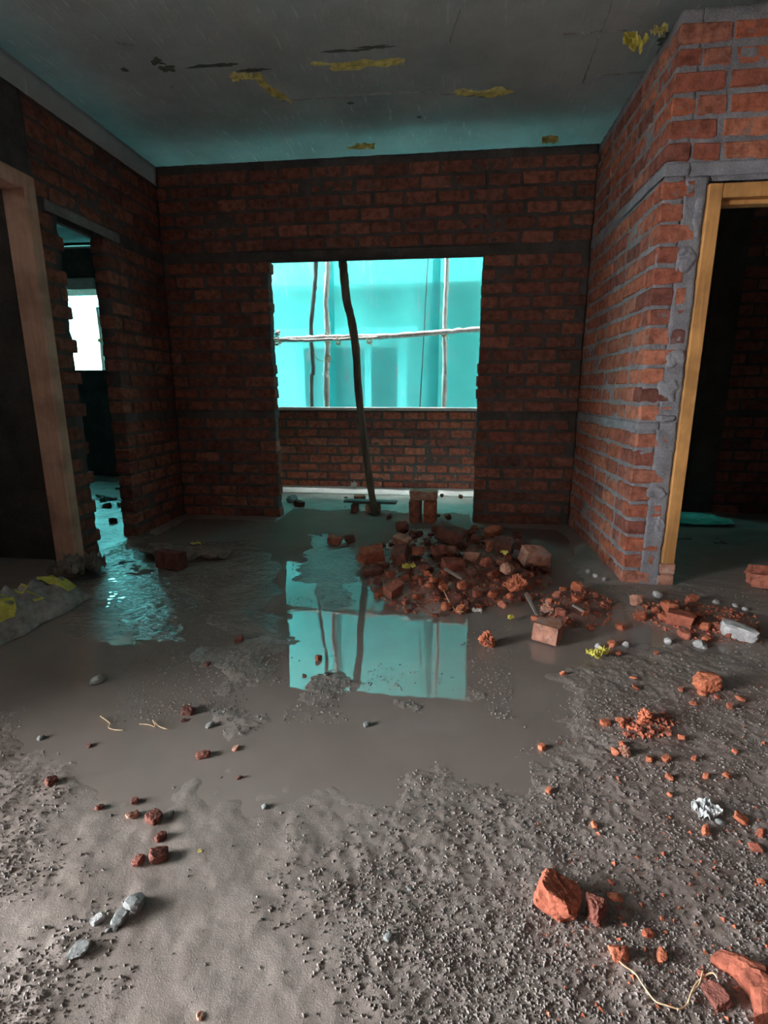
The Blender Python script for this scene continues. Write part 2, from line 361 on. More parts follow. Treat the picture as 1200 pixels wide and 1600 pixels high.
def floor_h(x, y):
    x = np.asarray(x, float); y = np.asarray(y, float)
    e = (fbm(x, y, 7, 4, 3) - 0.5)
    m = np.zeros(x.shape)
    for q in ROUGH: m = np.maximum(m, sstep((sdist(x, y, q) + 0.09 + 0.34 * e) / 0.24))
    fg = sstep((1.50 - y + 0.25 * (fbm(x, y, 2.6, 2, 19) - 0.5)) / 0.55)     # wet mud rising out of the puddle towards the viewer's end
    rp = np.zeros(x.shape)
    for q in RIPPLE: rp = np.maximum(rp, sstep((sdist(x, y, q) + 0.04 + 0.2 * e) / 0.15))
    h = -0.0062 + 0.0065 * (fbm(x, y, 2.1, 3, 11) - 0.5) + 0.009 * (fbm(x, y, 13, 3, 17) - 0.5)
    h = h + fg * (0.0078 + 0.0016 * (vn(x, y, 42, 27) ** 2) + 0.0022 * (fbm(x, y, 24, 3, 29) - 0.5))
    grit = 1.0 * (vn(x, y, 115, 5) ** 2) + 0.75 * (vn(x, y, 67, 6) ** 2) + 0.22 * (fbm(x, y, 21, 2, 8) - 0.3)
    h = h + m * (0.0080 * (1 - 0.75 * fg) + 0.0034 * grit + 0.006 * (fbm(x, y, 3.3, 2, 23) - 0.40))
    h = h + rp * (0.0092 + 0.0035 * (vn(x, y * 1.8, 44, 31) - 0.5) + 0.004 * (fbm(x, y * 1.6, 11, 2, 33) - 0.5))
    hp = heap_h(x, y); h = h + hp * (0.85 + 0.6 * (fbm(x, y, 16, 3, 41) - 0.5)) + 0.006 * sstep(hp / 0.02)
    wall = np.minimum(np.minimum(np.abs(y - YB) + np.where((x > OX0) & (x < OX1), 9, 0), np.abs(x - XR) + np.where(y < YF, 9, 0)), np.abs(x - XL))
    h = h + 0.02 * sstep(1 - wall / (0.10 + 0.10 * fbm(x, y, 5, 2, 51)))       # mortar droppings along the walls
    yb = sstep((y - 4.25) / 0.5); h = h + yb * (0.0100 + 0.004 * (fbm(x, y, 6, 3, 61) - 0.5))
    kt = sstep((y - 3.75) / 0.4) * (x < XL - 0.1); h = h + kt * (0.006 + 0.030 * fbm(x, y, 9, 3, 71))
    dr = sstep((y - 2.7) / 0.3) * sstep((x - 0.9) / 0.2); h = h + dr * 0.008
    return h
def ladder(stops):                                    # (to, step) spacing along an axis
    out = [stops[0]]
    for to, st in stops[1:]:
        n = max(1, int(round((to - out[-1]) / st))); a = out[-1]; out += [a + (to - a) * (i + 1) / n for i in range(n)]
    return np.array(out)
fx = ladder([-5.4, (-2.3, 0.05), (-1.55, 0.0075), (1.0, 0.0048), (1.4, 0.008), (2.3, 0.03), (3.4, 0.08)])
fy = ladder([-2.3, (0.4, 0.06), (0.58, 0.01), (1.5, 0.0042), (2.2, 0.0065), (3.2, 0.009), (4.3, 0.013), (5.75, 0.03), (6.1, 0.08)])
me, GX, GY = grid_mesh('floor', fx, fy, floor_h)
me.materials.append(M_MUD); me.polygons.foreach_set('use_smooth', [True] * len(me.polygons))
dust = np.clip(heap_h(GX, GY) / 0.03, 0, 1) * (0.35 + 0.65 * fbm(GX, GY, 12, 3, 81))
for q, a in ((HEAP4, 0.6), (P((1050,1075),(1200,1060),(1250,1130),(1060,1110)), 0.55), (P((880,1150),(1200,1100),(1250,1640),(850,1640)), 0.16)):
    dust = np.maximum(dust, a * sstep((sdist(GX, GY, q) + 0.08) / 0.25) * fbm(GX, GY, 9, 4, 83) * 1.4)
at = me.attributes.new('brick_dust', 'FLOAT', 'POINT'); at.data.foreach_set('value', np.clip(dust, 0, 1).ravel().astype(np.float32))
wet = np.zeros(GX.shape)
for q in RIPPLE: wet = np.maximum(wet, sstep((sdist(GX, GY, q) + 0.15) / 0.2))
at = me.attributes.new('wet', 'FLOAT', 'POINT'); at.data.foreach_set('value', wet.ravel().astype(np.float32))
cem = sstep((GY - 4.28) / 0.3) * (GX > XL) * (GX < 1.0) * np.clip(0.35 + 1.2 * (fbm(GX, GY, 4, 4, 87) - 0.3), 0, 1)
at = me.attributes.new('cement', 'FLOAT', 'POINT'); at.data.foreach_set('value', cem.ravel().astype(np.float32))
floor = tag(link('floor', me), kind='structure')
boxes('screed_bed', [(-5.4, 3.4, -2.3, 6.1, -0.25, -0.06)], M_CONC, floor)
water = mesh_obj('puddle_water', [(-2.2, -2.2, 0), (3.28, -2.2, 0), (3.28, 2.86, 0), (2.0, 2.86, 0), (2.0, 4.7, 0), (1.3, 4.7, 0), (1.3, 2.86, 0), (0.96, 2.86, 0), (0.96, 4.15, 0), (0.215, 4.15, 0), (0.215, 5.24, 0), (-1.385, 5.24, 0), (-1.385, 4.15, 0), (-2.22, 4.15, 0), (-2.22, 3.45, 0), (-2.36, 3.45, 0), (-2.36, 5.9, 0), (-5.3, 5.9, 0), (-5.3, 3.12, 0), (-2.36, 3.12, 0), (-2.22, 3.05, 0)], [tuple(range(21))], M_WATER)
tag(water, 'shallow muddy brown rainwater standing across the low parts of the floor', 'puddle', kind='stuff')

# ------------------------------------------------------------------ bricks
def brick_mesh(seed):
    bm = bmesh.new(); box_bm(bm, -BL/2, BL/2, -0.053, 0.053, -BH/2, BH/2)
    bmesh.ops.bevel(bm, geom=bm.edges[:], offset=0.008, segments=1, affect='EDGES')
    rr = random.Random(seed)
    for v in bm.verts: v.co += Vector((rr.uniform(-.006, .006), rr.uniform(-.003, .003), rr.uniform(-.0045, .0045)))
    me = bpy.data.meshes.new('brick'); bm.to_mesh(me); bm.free(); return me
BRICKS = {}
def brick_set(mat):
    if mat.name not in BRICKS:
        L = [brick_mesh(100 + i) for i in range(8)]
        for b in L: b.materials.append(mat)
        BRICKS[mat.name] = L
    return BRICKS[mat.name]
def lay(parent, mat, axis, c, spans, z, phase, joint=0.018, seed=0, minlen=0.055, part='brick'):
    """one course of bricks along axis 'x' or 'y', centred at c across the wall; spans are solid intervals"""
    rr = random.Random(seed); st = brick_set(mat)
    for (a0, a1) in spans:
        pitch = BL + joint; a = a0 - phase * pitch
        while a < a1 - 0.03:
            L0 = a + rr.uniform(-.006, .006); s = max(L0, a0); e = min(a + BL + rr.uniform(-.006, .006), a1)
            if a1 - e < 0.05: e = a1
            if e - s > minlen:
                o = link(part, rr.choice(st), parent); m = (s + e) / 2; j = rr.uniform(-.0035, .0035)
                o.location = (m, c + j, z + BH/2 + 0.007) if axis == 'x' else (c + j, m, z + BH/2 + 0.007)
                o.scale = ((e - s) / BL, 1, 1 + rr.uniform(-.03, .03))
                o.rotation_euler = (rr.uniform(-.012, .012) + (math.pi if rr.random() < .5 else 0), rr.uniform(-.008, .008), (0 if axis == 'x' else math.pi/2) + rr.uniform(-.010, .010))
            a += pitch
IN = 0.009                                           # joint recess

# back wall with the balcony opening
wb = rough_boxes('wall_back', [(XL, OX0 - IN, YB + IN, YB + T - IN, 0, ZC), (OX1 + IN, XR, YB + IN, YB + T - IN, 0, ZC), (OX0 - IN, OX1 + IN, YB + IN, YB + T - IN, Z_LIN0 + .01, ZC)], M_MORTAR_DARK, None, 0.02, 0.006, 3)
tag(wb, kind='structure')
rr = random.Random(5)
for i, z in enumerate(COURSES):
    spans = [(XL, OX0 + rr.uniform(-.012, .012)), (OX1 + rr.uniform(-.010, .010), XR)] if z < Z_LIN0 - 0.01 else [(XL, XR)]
    lay(wb, M_BRICK_DARK, 'x', YB + T/2, spans, z, (i % 2) * 0.5 + 0.08 * math.sin(i * 2.1), seed=200 + i)
rough_boxes('concrete_band', [(XL, OX0, YB - .002, YB + T, Z_SILL0 + .004, Z_SILL1)], M_MORTAR_DARK, wb, 0.02, 0.004, 5)
rough_boxes('concrete_band', [(OX1, XR, YB - .002, YB + T, Z_SILL0 + .004, Z_SILL1)], M_MORTAR_DARK, wb, 0.02, 0.004, 6)
rough_boxes('lintel', [(OX0 - 0.25, OX1 + 0.22, YB - .002, YB + T, Z_LIN0, Z_LIN1)], M_MORTAR_DARK, wb, 0.02, 0.003, 7)

# right wall: side face and the face with the door frame
wr = rough_boxes('wall_right', [(XR + IN, XR + T - IN, YF + IN, 4.95, 0, ZC)], M_MORTAR, None, 0.016, 0.007, 11)
tag(wr, kind='structure')
DX0, DX1, DZ = 1.184, 2.10, 1.995                    # door frame outer edges
wf = rough_boxes('wall_right_front', [(XR + T - IN, DX0 - .003, YF + IN*0.4, YF + T - IN, 0, Z_LIN0), (XR + T - IN, 3.3, YF + IN, YF + T - IN, Z_LIN0 - .02, ZC), (DX1 + .003, 3.3, YF + IN, YF + T - IN, 0, Z_LIN0)], M_MORTAR, None, 0.014, 0.006, 12)
tag(wf, kind='structure')
rr = random.Random(9)
for i, z in enumerate(COURSES):
    over = z > Z_LIN0 - 0.01
    if i % 2 == 0:                                    # stretcher of the front face takes the corner
        end = 3.25 if over else 1.150 + rr.uniform(-.035, .012)
        lay(wf, M_BRICK, 'x', YF + T/2, [(XR, end)], z, 0.0, seed=400 + i)
        lay(wr, M_BRICK, 'y', XR + T/2, [(YF + T + .012, YB)], z, 0.45, seed=500 + i)
    else:
        end = 3.25 if over else 1.155 + rr.uniform(-.03, .012)
        lay(wf, M_BRICK, 'x', YF + T/2, [(XR + T + .006, end)], z, 0.42 if over else (0.55 if rr.random() < .6 else 0.3), seed=400 + i, minlen=0.04)
        lay(wr, M_BRICK, 'y', XR + T/2, [(YF, YB)], z, 0.0, seed=500 + i)
rough_boxes('concrete_band', [(XR - .004, XR + T, YF - .004, YB, Z_SILL0 + .006, Z_SILL1)], M_BAND, wr, 0.014, 0.006, 13)
rough_boxes('concrete_band', [(XR - .004, XR + T, YF - .004, YB, Z_LIN0 + .004, Z_LIN1)], M_BAND, wr, 0.014, 0.005, 14)
rough_boxes('concrete_band', [(XR + T, DX0 - .01, YF - .004, YF + T, Z_SILL0 + .006, Z_SILL1)], M_BAND, wf, 0.012, 0.006, 15)
rough_boxes('lintel', [(XR + T, 3.3, YF - .004, YF + T, Z_LIN0 + .001, Z_LIN1)], M_BAND, wf, 0.014, 0.005, 16)
def blob_patch(x0, x1, z0, z1, seed):                 # cement smeared on the face beside the frame
    xs = np.linspace(x0, x1, 22); zs = np.linspace(z0, z1, 26); V = []; Fs = []
    for k, z in enumerate(zs):
        for j, x in enumerate(xs):
            u = (x - x0)/(x1 - x0)*2 - 1; w = (z - z0)/(z1 - z0)*2 - 1
            e = 1 - (abs(u)**3 + abs(w)**3) + 0.9 * mnoise.noise(Vector((x*22 + seed, z*22, 0)))
            V.append((x, YF + 0.010 - 0.018 * float(sstep(e)) + 0.004 * mnoise.noise(Vector((x*60, z*60, seed))), z))
    for k in range(25):
        for j in range(21): a = k*22 + j; Fs.append((a, a+1, a+23, a+22))
    mesh_obj('mortar_patch', V, Fs, M_BAND, wf, True)
for a in ((1.085, 1.180, 1.60, 1.74, 1), (1.075, 1.178, 1.17, 1.27, 2), (1.06, 1.176, 0.99, 1.15, 3), (1.06, 1.18, 0.485, 0.58, 4), (1.12, 1.182, 0.30, 0.42, 5), (1.06, 1.182, 0.895, 0.935, 6), (1.13, 1.183, 1.76, 1.98, 7)): blob_patch(*a)
boxes('socket_hole', [(1.190, 1.214, YF - .002, YF + .012, 1.905, 1.972)], M_DARKWALL, wf)

# left wall: pier with toothed end, beam over it, wall segment to the back corner
wl = rough_boxes('wall_left', [(XL - T + IN, XL - IN, 2.88, 3.035, 0, ZC), (XL - T + IN, XL - IN, 3.47, YB + T, 0, ZC), (XL - T + IN, XL - IN, 0.68, 1.88, 0, ZC), (XL - T + IN, XL - IN, 1.88, 2.88, 2.17, ZC), (XL - T + IN, XL - IN, 3.03, 3.48, Z_LIN0 + .01, ZC), (XL - T + IN, XL - IN, -1.4, 0.68, 2.30, ZC), (XL - T + IN, XL - IN, -2.25, -1.4, 0, ZC)], M_MORTAR_DARK, None, 0.025, 0.006, 21)
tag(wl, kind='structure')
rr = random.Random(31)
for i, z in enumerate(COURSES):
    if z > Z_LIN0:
        lay(wl, M_BRICK_DARK, 'y', XL - T/2, [(2.882, YB)], z, 0.5 * (i % 2), seed=680 + i); continue
    lay(wl, M_BRICK_DARK, 'y', XL - T/2, [(2.882, 3.045 + (0.028 if i % 2 else -0.012) + rr.uniform(-.012, .012))], z, 0.0 if i % 2 else 0.5, seed=600 + i, minlen=0.04)
    lay(wl, M_BRICK_DARK, 'y', XL - T/2, [(3.462 + rr.uniform(-.008, .008), YB)], z, 0.5 * (i % 2), seed=640 + i)
rough_boxes('lintel', [(XL - T, XL + .002, 2.95, 3.62, Z_LIN0, Z_LIN1)], M_CONC, wl, 0.02, 0.004, 34)
beam = rough_boxes('beam', [(XL - T - .06, XL + .008, -2.25, YB, 2.565, ZC)], M_CEIL, None, 0.045, 0.004, 22)
beam.name = 'trim_1'; tag(beam, kind='structure')

# ceiling slab and shutter joints
cl = rough_boxes('ceiling', [(-5.4, 3.4, -2.3, 4.98, ZC, ZC + 0.14), (XL, 3.4, 4.98, 5.70, ZC, ZC + 0.14)], M_CEIL, None, 0.12, 0.0, 23)
tag(cl, kind='structure')
rough_boxes('balcony_edge_beam', [(XL, 3.4, 5.58, 5.70, 2.58, ZC)], M_CONC, cl, 0.05, 0.004, 28)
def czp(x, y): r = ray(x, y); t = (ZC - CAMH) / r[2]; return (r[0]*t, r[1]*t)
def seam(a, b, w=0.008, dz=0.006):
    p, q = czp(*a), czp(*b); dx, dy = q[0]-p[0], q[1]-p[1]; L = math.hypot(dx, dy); nx, ny = -dy/L*w/2, dx/L*w/2; n = 24; V = []; Fs = []
    for k in range(n+1):
        t = k/n; j = random.uniform(-.003, .003); s = random.uniform(.5, 1.3)
        cx_, cy_ = p[0]+dx*t + nx/w*2*j, p[1]+dy*t + ny/w*2*j
        V += [(cx_-nx*s, cy_-ny*s, ZC - .001), (cx_, cy_, ZC - .002 - dz*s), (cx_+nx*s, cy_+ny*s, ZC - .001)]
    for k in range(n):
        a_ = 3*k; Fs += [(a_, a_+1, a_+4, a_+3), (a_+1, a_+2, a_+5, a_+4)]
    mesh_obj('shutter_joint', V, Fs, M_CONC, cl)
seam((960, -10), (910, 130)); seam((930, 118), (1010, 111)); seam((430, 158), (640, 142)); seam((640, 142), (760, 150)); seam((880, 52), (980, 46), 0.006); seam((720, 10), (700, 70), 0.005)

# rear wall, outer right wall, kitchen, dark rooms (mostly out of view, they keep the daylight out)
tag(boxes('wall_skylight_block', [(-4.3, XL - T, -1.45, -1.35, -0.25, 3.2)], M_NEIGH), kind='structure')  # unseen wall added to limit skylight entering the side opening
tag(boxes('wall_rear', [(XL - T, 3.3, -2.35, -2.25, 0, ZC)], M_BRICK_DARK), kind='structure')
tag(boxes('wall_right_outer', [(3.3, 3.4, -2.35, 4.95, 0, ZC)], M_DARKWALL), kind='structure')
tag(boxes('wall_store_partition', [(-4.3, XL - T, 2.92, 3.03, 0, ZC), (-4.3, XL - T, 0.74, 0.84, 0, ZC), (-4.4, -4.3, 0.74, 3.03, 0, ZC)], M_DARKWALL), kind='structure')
_sr, _st = atY(166, 578, YK), atY(152, 460, YK)       # kitchen window: lower right and upper right corners
KX0, KX1, KZ0, KZ1 = -5.15, float(_sr[0]), float(_sr[2]), float(_st[2])
KG0, KG1 = float(atY(130, 388, YK)[2]), float(atY(120, 345, YK)[2])      # gap left above the unfinished wall
KT = atY(160, 440, YK)
wk = rough_boxes('wall_kitchen', [(KX1, XL - T, YK, YK + T, 0, KG1), (KX0 - .3, KX0, YK, YK + T, 0, ZC), (KX0, KX1, YK, YK + T, 0, KZ0), (KX0, KX1, YK, YK + T, float(KT[2]), KG0), (KX0, XL - T, YK, YK + T, KG1 + .04, ZC)], M_DARKWALL, None, 0.03, 0.007, 24)
tag(wk, kind='structure')
rr = random.Random(77)
for i in range(int((KZ1 - KZ0) / CRS)):               # toothed jamb of the kitchen window
    o = link('brick', rr.choice(brick_set(M_BRICK_DARK)), wk); o.location = (KX1 + .055 + (.03 if i % 2 else 0), YK + T/2, KZ0 + .05 + i*CRS); o.rotation_euler = (0, 0, math.pi/2 * (i % 2)); o.scale = (0.5, 1, 1)
rough_boxes('loft_slab', [(KX0 - .1, float(KT[0]), YK - .16, YK + T + .12, KZ1 + .03, float(KT[2]) + .01)], M_CONC_LT, wk, 0.04, 0.006, 25)
boxes('wall_top_plaster', [(KX0, KX1 + .03, YK - .01, YK + T + .01, KG0, KG0 + .02)], M_CONC_LT, wk)
tag(boxes('wall_kitchen_side', [(-5.45, -5.35, 3.03, YK + .1, 0, ZC), (-5.4, -4.3, 3.0, 3.1, 0, ZC)], M_DARKWALL), kind='structure')
tag(boxes('wall_balcony_side', [(XL - T, XL, YB + T, YK + T, 0, ZC)], M_DARKWALL), kind='structure')
tag(boxes('wall_kitchen_over', [(-5.45, XL, 4.98, YK + .25, ZC, ZC + .14)], M_CONC), kind='structure').name = 'ceiling_kitchen'
tag(rough_boxes('trim_2', [(-4.75, -4.55, YK + T, YK + .25, KG1 - .06, ZC)], M_CONC_LT, None, 0.05, 0.008, 27), kind='structure')
# right room far wall with hidden balcony door and a missing brick
HX0, HX1, HZ0, HZ1 = 2.055, 2.10, 0.225, 0.275
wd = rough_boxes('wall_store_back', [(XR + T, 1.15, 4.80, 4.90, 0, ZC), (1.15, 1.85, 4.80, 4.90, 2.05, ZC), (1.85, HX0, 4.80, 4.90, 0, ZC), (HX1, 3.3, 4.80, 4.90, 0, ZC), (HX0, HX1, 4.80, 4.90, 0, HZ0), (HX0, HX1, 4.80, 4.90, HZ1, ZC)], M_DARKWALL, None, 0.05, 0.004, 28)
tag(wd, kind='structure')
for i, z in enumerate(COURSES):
    lay(wd, M_BRICK_DARK, 'x', 4.845, [(2.33, 3.28)], z, 0.5 * (i % 2), seed=800 + i)

# ------------------------------------------------------------------ balcony and outside
wp = rough_boxes('wall_balcony_parapet', [(XL - .2, 3.3, YP + IN, YP + T - IN, 0, 0.86)], M_MORTAR_DARK, None, 0.022, 0.006, 29)
tag(wp, kind='structure')
for i in range(9):
    lay(wp, M_BRICK, 'x', YP + T/2, [(-2.35, 1.6)], i*CRS, 0.5 * (i % 2) + 0.06 * math.sin(i*1.7), seed=900 + i)
rough_boxes('coping', [(XL - .2, 3.3, YP - .008, YP + T + .01, 0.853, 0.886)], M_CONC_LT, wp, 0.03, 0.004, 30)
rough_boxes('painted_light_strip', [(XL + .02, 3.2, YP - .36, YP - .03, 0, 0.012)], M_CONC_LT, wp, 0.03, 0.006, 33)  # pale strip painting in the bright light along the parapet foot
rough_boxes('mortar_fillet', [(XL - .1, 3.2, YP - .035, YP + .01, 0, 0.022)], M_CONC_LT, wp, 0.03, 0.008, 31)
HB = 20.0  # building height chosen to dim the skylight on the net
# unseen upper storey and side wall added, neighbour raised, to cut skylight on the net
tag(boxes('wall_net_shade_upper', [(-3.1, 3.45, 5.58, 5.70, ZC + .14, HB)], M_NEIGH), kind='structure')
tag(boxes('wall_net_shade_side', [(3.7, 3.8, 5.0, 8.3, -3, HB)], M_NEIGH), kind='structure')
nb = tag(empty('neighbour_building', (0, 8.3, -3)), 'pale plastered neighbouring building seen dimly through the green net', 'building')
def npart(name, bl, mat, parent=nb):
    o = boxes(name, bl, mat, None); o.parent = parent; o.matrix_parent_inverse = Matrix.Translation((0, -8.3, 3)); return o
npart('wall', [(-4.2, 3.7, 8.3, 8.6, -3, HB)], M_NEIGH)
npart('ledge', [(-4.2, 3.7, 7.9, 8.3, float(atY(590, 443, 7.9)[2]), 3.4)], M_WHITEWASH)
NW0, NW1 = atY(478, 545, 8.3), atY(622, 640, 8.3)
npart('window_hood', [(NW0[0]-.35, NW1[0]+.3, 7.95, 8.3, NW0[2]+.14, NW0[2]+.26)], M_WHITEWASH)
npart('window_frame', [(NW0[0]-.14, NW0[0], 8.16, 8.3, -.3, NW0[2]+.14), (NW1[0], NW1[0]+.14, 8.16, 8.3, -.3, NW0[2]+.14), (NW0[0], NW1[0], 8.16, 8.3, NW0[2], NW0[2]+.14), (-1.28, -1.18, 8.2, 8.3, -.3, NW0[2])], M_WHITEWASH)
npart('window_shutter', [(NW0[0], NW1[0], 8.24, 8.31, -.3, NW0[2])], M_DARKWALL)
tag(boxes('ground', [(-40, 40, -40, 40, -3.2, -3.0)], M_MUD), kind='structure')
boxes('plinth', [(-5.4, 3.4, -2.3, 6.1, -3.0, -0.25)], M_CONC, floor)

net = tag(empty('shade_net', (0, 6.35, 0)), 'green construction shade net hanging outside the balcony in overlapping sheets', 'net')
def net_panel(x0, x1, z0, z1, y, lean=0.0, seed=0, amp=0.02):
    nx, nz = max(8, int((x1-x0)/.08)), max(8, int((z1-z0)/.10)); V = []; Fs = []
    for k in range(nz+1):
        for j in range(nx+1):
            x = x0 + (x1-x0)*j/nx; z = z0 + (z1-z0)*k/nz
            V.append((x + lean*(z - 1.5), y + amp*math.sin(x*5.1+seed) + amp*.6*math.sin(x*11+z*.8+seed*2) - 6.35 + .01*math.sin(z*3+seed), z))
    for k in range(nz):
        for j in range(nx): a = k*(nx+1)+j; Fs.append((a, a+1, a+nx+2, a+nx+1))
    mesh_obj('net_sheet', V, Fs, M_NET, net, True)
net_panel(-6.3, -1.36, -2.8, 4.6, 6.42, 0.0, 1)
net_panel(-1.46, -0.12, -2.8, 4.6, 6.36, 0.0, 2)
net_panel(-0.24, 3.4, -2.8, 4.6, 6.40, 0.035, 3)
ns = tube('net_seam', [Vector(atY(x, y, 6.33)) - Vector((0, 6.35, 0)) for x, y in ((669, 400), (666, 450), (662, 530), (656, 640))], 0.006, M_POLE_DK, net, 6)

sc = empty('scaffold', (-0.7, 6.0, -3.0))
tag(sc, 'lashed scaffold of bare weathered wooden poles outside the balcony parapet', 'scaffold')
def spart(o): o.parent = sc; o.matrix_parent_inverse = Matrix.Translation((0.7, -6.0, 3.0)); return o
def pole(name, px, Y, r0, r1, mat, seed, ext0=None, ext1=None):
    pts = [Vector(atY(x, y, Y)) for x, y in px]
    if ext0 is not None: pts = [Vector((pts[0].x + ext0[0], pts[0].y, pts[0].z + ext0[1]))] + pts
    if ext1 is not None: pts = pts + [Vector((pts[-1].x + ext1[0], pts[-1].y, pts[-1].z + ext1[1]))]
    s = spline(pts, 7); rr = random.Random(seed); n = len(s)
    s = [p + Vector((rr.uniform(-.004, .004), 0, rr.uniform(-.004, .004))) for p in s]
    return spart(tube(name, s, [r0 + (r1-r0)*i/(n-1) + rr.uniform(-.003, .003) for i in range(n)], mat, None, 10, 0.10, seed))
pole('upright_pole', [(511, 640), (510, 580), (512, 530), (509, 470), (512, 405)], 6.08, 0.036, 0.028, M_POLE, 1, (0, -3.6), (0.0, 1.3))
pole('upright_pole', [(693, 640), (695, 580), (694, 520), (697, 450), (698, 400)], 6.08, 0.030, 0.024, M_POLE, 2, (0, -3.6), (0.0, 1.3))
pole('upright_pole', [(487, 640), (489, 580), (486, 520), (489, 470), (494, 405)], 6.22, 0.022, 0.026, M_POLE_DK, 3, (0, -3.6), (0.05, 1.3))
pole('ledger_pole', [(426, 532), (470, 529), (520, 527), (585, 526), (640, 523), (695, 519), (748, 514)], 6.0, 0.032, 0.024, M_POLE, 4, (-0.35, -.01), (1.2, 0.06))
pole('ledger_pole', [(432, 530), (480, 532), (530, 530), (590, 527)], 5.95, 0.018, 0.013, M_POLE, 5, (-0.3, .02))
pole('putlog_pole', [(433, 520), (434, 521)], 5.86, 0.038, 0.036, M_POLE, 6)
def lash(px, py, Y, r, seed):
    c = Vector(atY(px, py, Y)); rr = random.Random(seed); pts = []
    for k in range(40):
        a = k*0.8; pts.append(c + Vector((r*math.cos(a)*.9, r*.9*math.sin(a*.5+1), r*math.sin(a) + rr.uniform(-.012, .012))))
    for k in range(6): pts.append(c + Vector((.01*k, -.04, -.01 - .012*k)))
    spart(tube('lashing', pts, 0.0045, M_ROPE, None, 5))
for a in ((511, 528, 6.03, .045, 1), (694, 519, 6.03, .040, 2), (528, 533, 5.95, .030, 3), (577, 532, 5.95, .030, 4), (512, 560, 6.07, .036, 5), (433, 533, 5.93, .045, 6)): lash(*a)
p0 = Vector(atY(489, 535, 6.0)); p1 = Vector(atY(512, 563, 6.0))
spart(tube('hanging_string', spline([p0, p0*.6 + p1*.4 + Vector((-.02, 0, -.10)), p1], 8), 0.003, M_ROPE, None, 5))
# pole outside the kitchen window
kp = tube('window_pole', [Vector((float(atY(166, 600, 6.2)[0]), 6.2, -3.0))] + spline([Vector(atY(x, y, 6.2)) for x, y in ((166, 600), (161, 560), (158, 520), (153, 480))] , 6), 0.026, M_POLE, None, 8, 0.1, 9)
tag(kp, 'weathered wooden pole upright just outside the small bright window', 'pole')
kn = Vector(atY(159, 532, 6.17)); k2 = tube('knot', [kn + Vector((.035*math.cos(k*.9), .035*math.sin(k*.9) - .01, .02*math.sin(k*2.3))) for k in range(26)], 0.008, M_ROPE, kp, 5)

# ------------------------------------------------------------------ door frames
df = tag(empty('door_frame', (DX0, YF, 0.0)), 'yellowish varnished wooden door frame set in the red brick wall', 'door frame')
def dpart(root, name, bl, mat, bev=0.004):
    o = boxes(name, bl, mat, None, bev); o.parent = root; o.matrix_parent_inverse = Matrix.Translation(-Vector(root.location)); return o
FW = 0.064
j = dpart(df, 'jamb', [(DX0, DX0 + FW, YF - .012, YF + .088, 0.135, DZ)], M_FRAME)
dpart(df, 'jamb', [(DX1 - FW, DX1, YF - .012, YF + .088, 0.135, DZ)], M_FRAME)
dpart(df, 'head', [(DX0 + FW, DX1 - FW, YF - .010, YF + .088, DZ - .062, DZ)], M_FRAME)
dpart(df, 'stop_strip', [(DX0 + FW, DX1 - FW, YF + .03, YF + .088, DZ - .082, DZ - .062)], M_FRAME, 0.002)
for k, (s, z, w, d) in enumerate(((0, 0.005, .075, .10), (1, 0.072, .07, .095))):
    o = link('packing_brick', brick_set(M_CHUNK_PK)[k]); o.location = (DX0 + .028 + .008*k, YF + .045, 0.031 + z + .002); o.scale = (w*1.15/BL, d/.106, 0.80); o.rotation_euler = (0, 0, .05 - .1*k)
    tag(o, 'pinkish cut brick packed under the yellow door frame, ' + ('lower of the two' if k == 0 else 'upper of the two'), 'brick')
dl = tag(empty('door_frame', (XL, 2.80, 0.0)), 'pale reddish-brown wooden door frame against the dark side doorway', 'door frame')
dpart(dl, 'jamb', [(XL - .125, XL + .012, 2.795, 2.876, 0.0, 2.165)], M_FRAME_L, 0.006)
dpart(dl, 'jamb', [(XL - .125, XL + .012, 1.884, 1.965, 0.0, 2.165)], M_FRAME_L, 0.006)
dpart(dl, 'head', [(XL - .125, XL + .012, 1.965, 2.795, 2.085, 2.165)], M_FRAME_L, 0.006)

# ------------------------------------------------------------------ prop, plank and whole bricks
PYp = 4.41
pts = [Vector(atY(x, y, PYp)) for x, y in ((586, 803), (575, 735), (568, 680), (560, 610), (556, 545), (549, 500), (542, 470), (538, 435), (535, 403))]
pts[0].z = 0.0; pts.append(Vector((pts[-1].x - .03, PYp, 2.40))); pts.append(Vector((pts[-1].x - .02, PYp, ZC)))
s = spline(pts, 6); n = len(s)
prop = tube('prop_pole', s, [0.030 + .006*i/n + random.uniform(-.002, .002) for i in range(n)], M_PROP, None, 12, 0.05, 3)
tag(prop, 'crooked dark wooden prop standing by a plank in the balcony opening', 'pole')
def gz(x, y): return float(max(floor_h(np.array([x]), np.array([y]))[0], -0.002))
def whole_brick(loc, rot, label, mat=M_BRICK_DARK, scale=(1, 1, 1), group=None, seed=0):
    o = link('brick', brick_set(mat)[seed % 8]); o.location = loc; o.rotation_euler = rot; o.scale = scale
    return tag(o, label, 'brick', group)
z0 = gz(-0.6, 4.45)
plank_z = 0.075
pk = boxes('plank', [(-0.235, 0.235, -0.045, 0.045, 0, 0.022)], M_PLANK, None, 0.003); pk.location = (-0.66, 4.50, plank_z + .012); pk.rotation_euler = (0, 0, -.05)
tag(pk, 'short dark wet plank on bricks behind the crooked prop', 'plank')
whole_brick((-0.635, 4.50, z0 + .037), (0, 0, .03), 'dirty brick under the plank, beneath the prop', M_CHUNK_PK, (.62, .9, .90), seed=1)
whole_brick((-0.80, 4.50, z0 + .037), (0, 0, math.pi/2), 'small half brick under the free end of the plank', M_BRICK_DARK, (.45, .55, .90), seed=2)
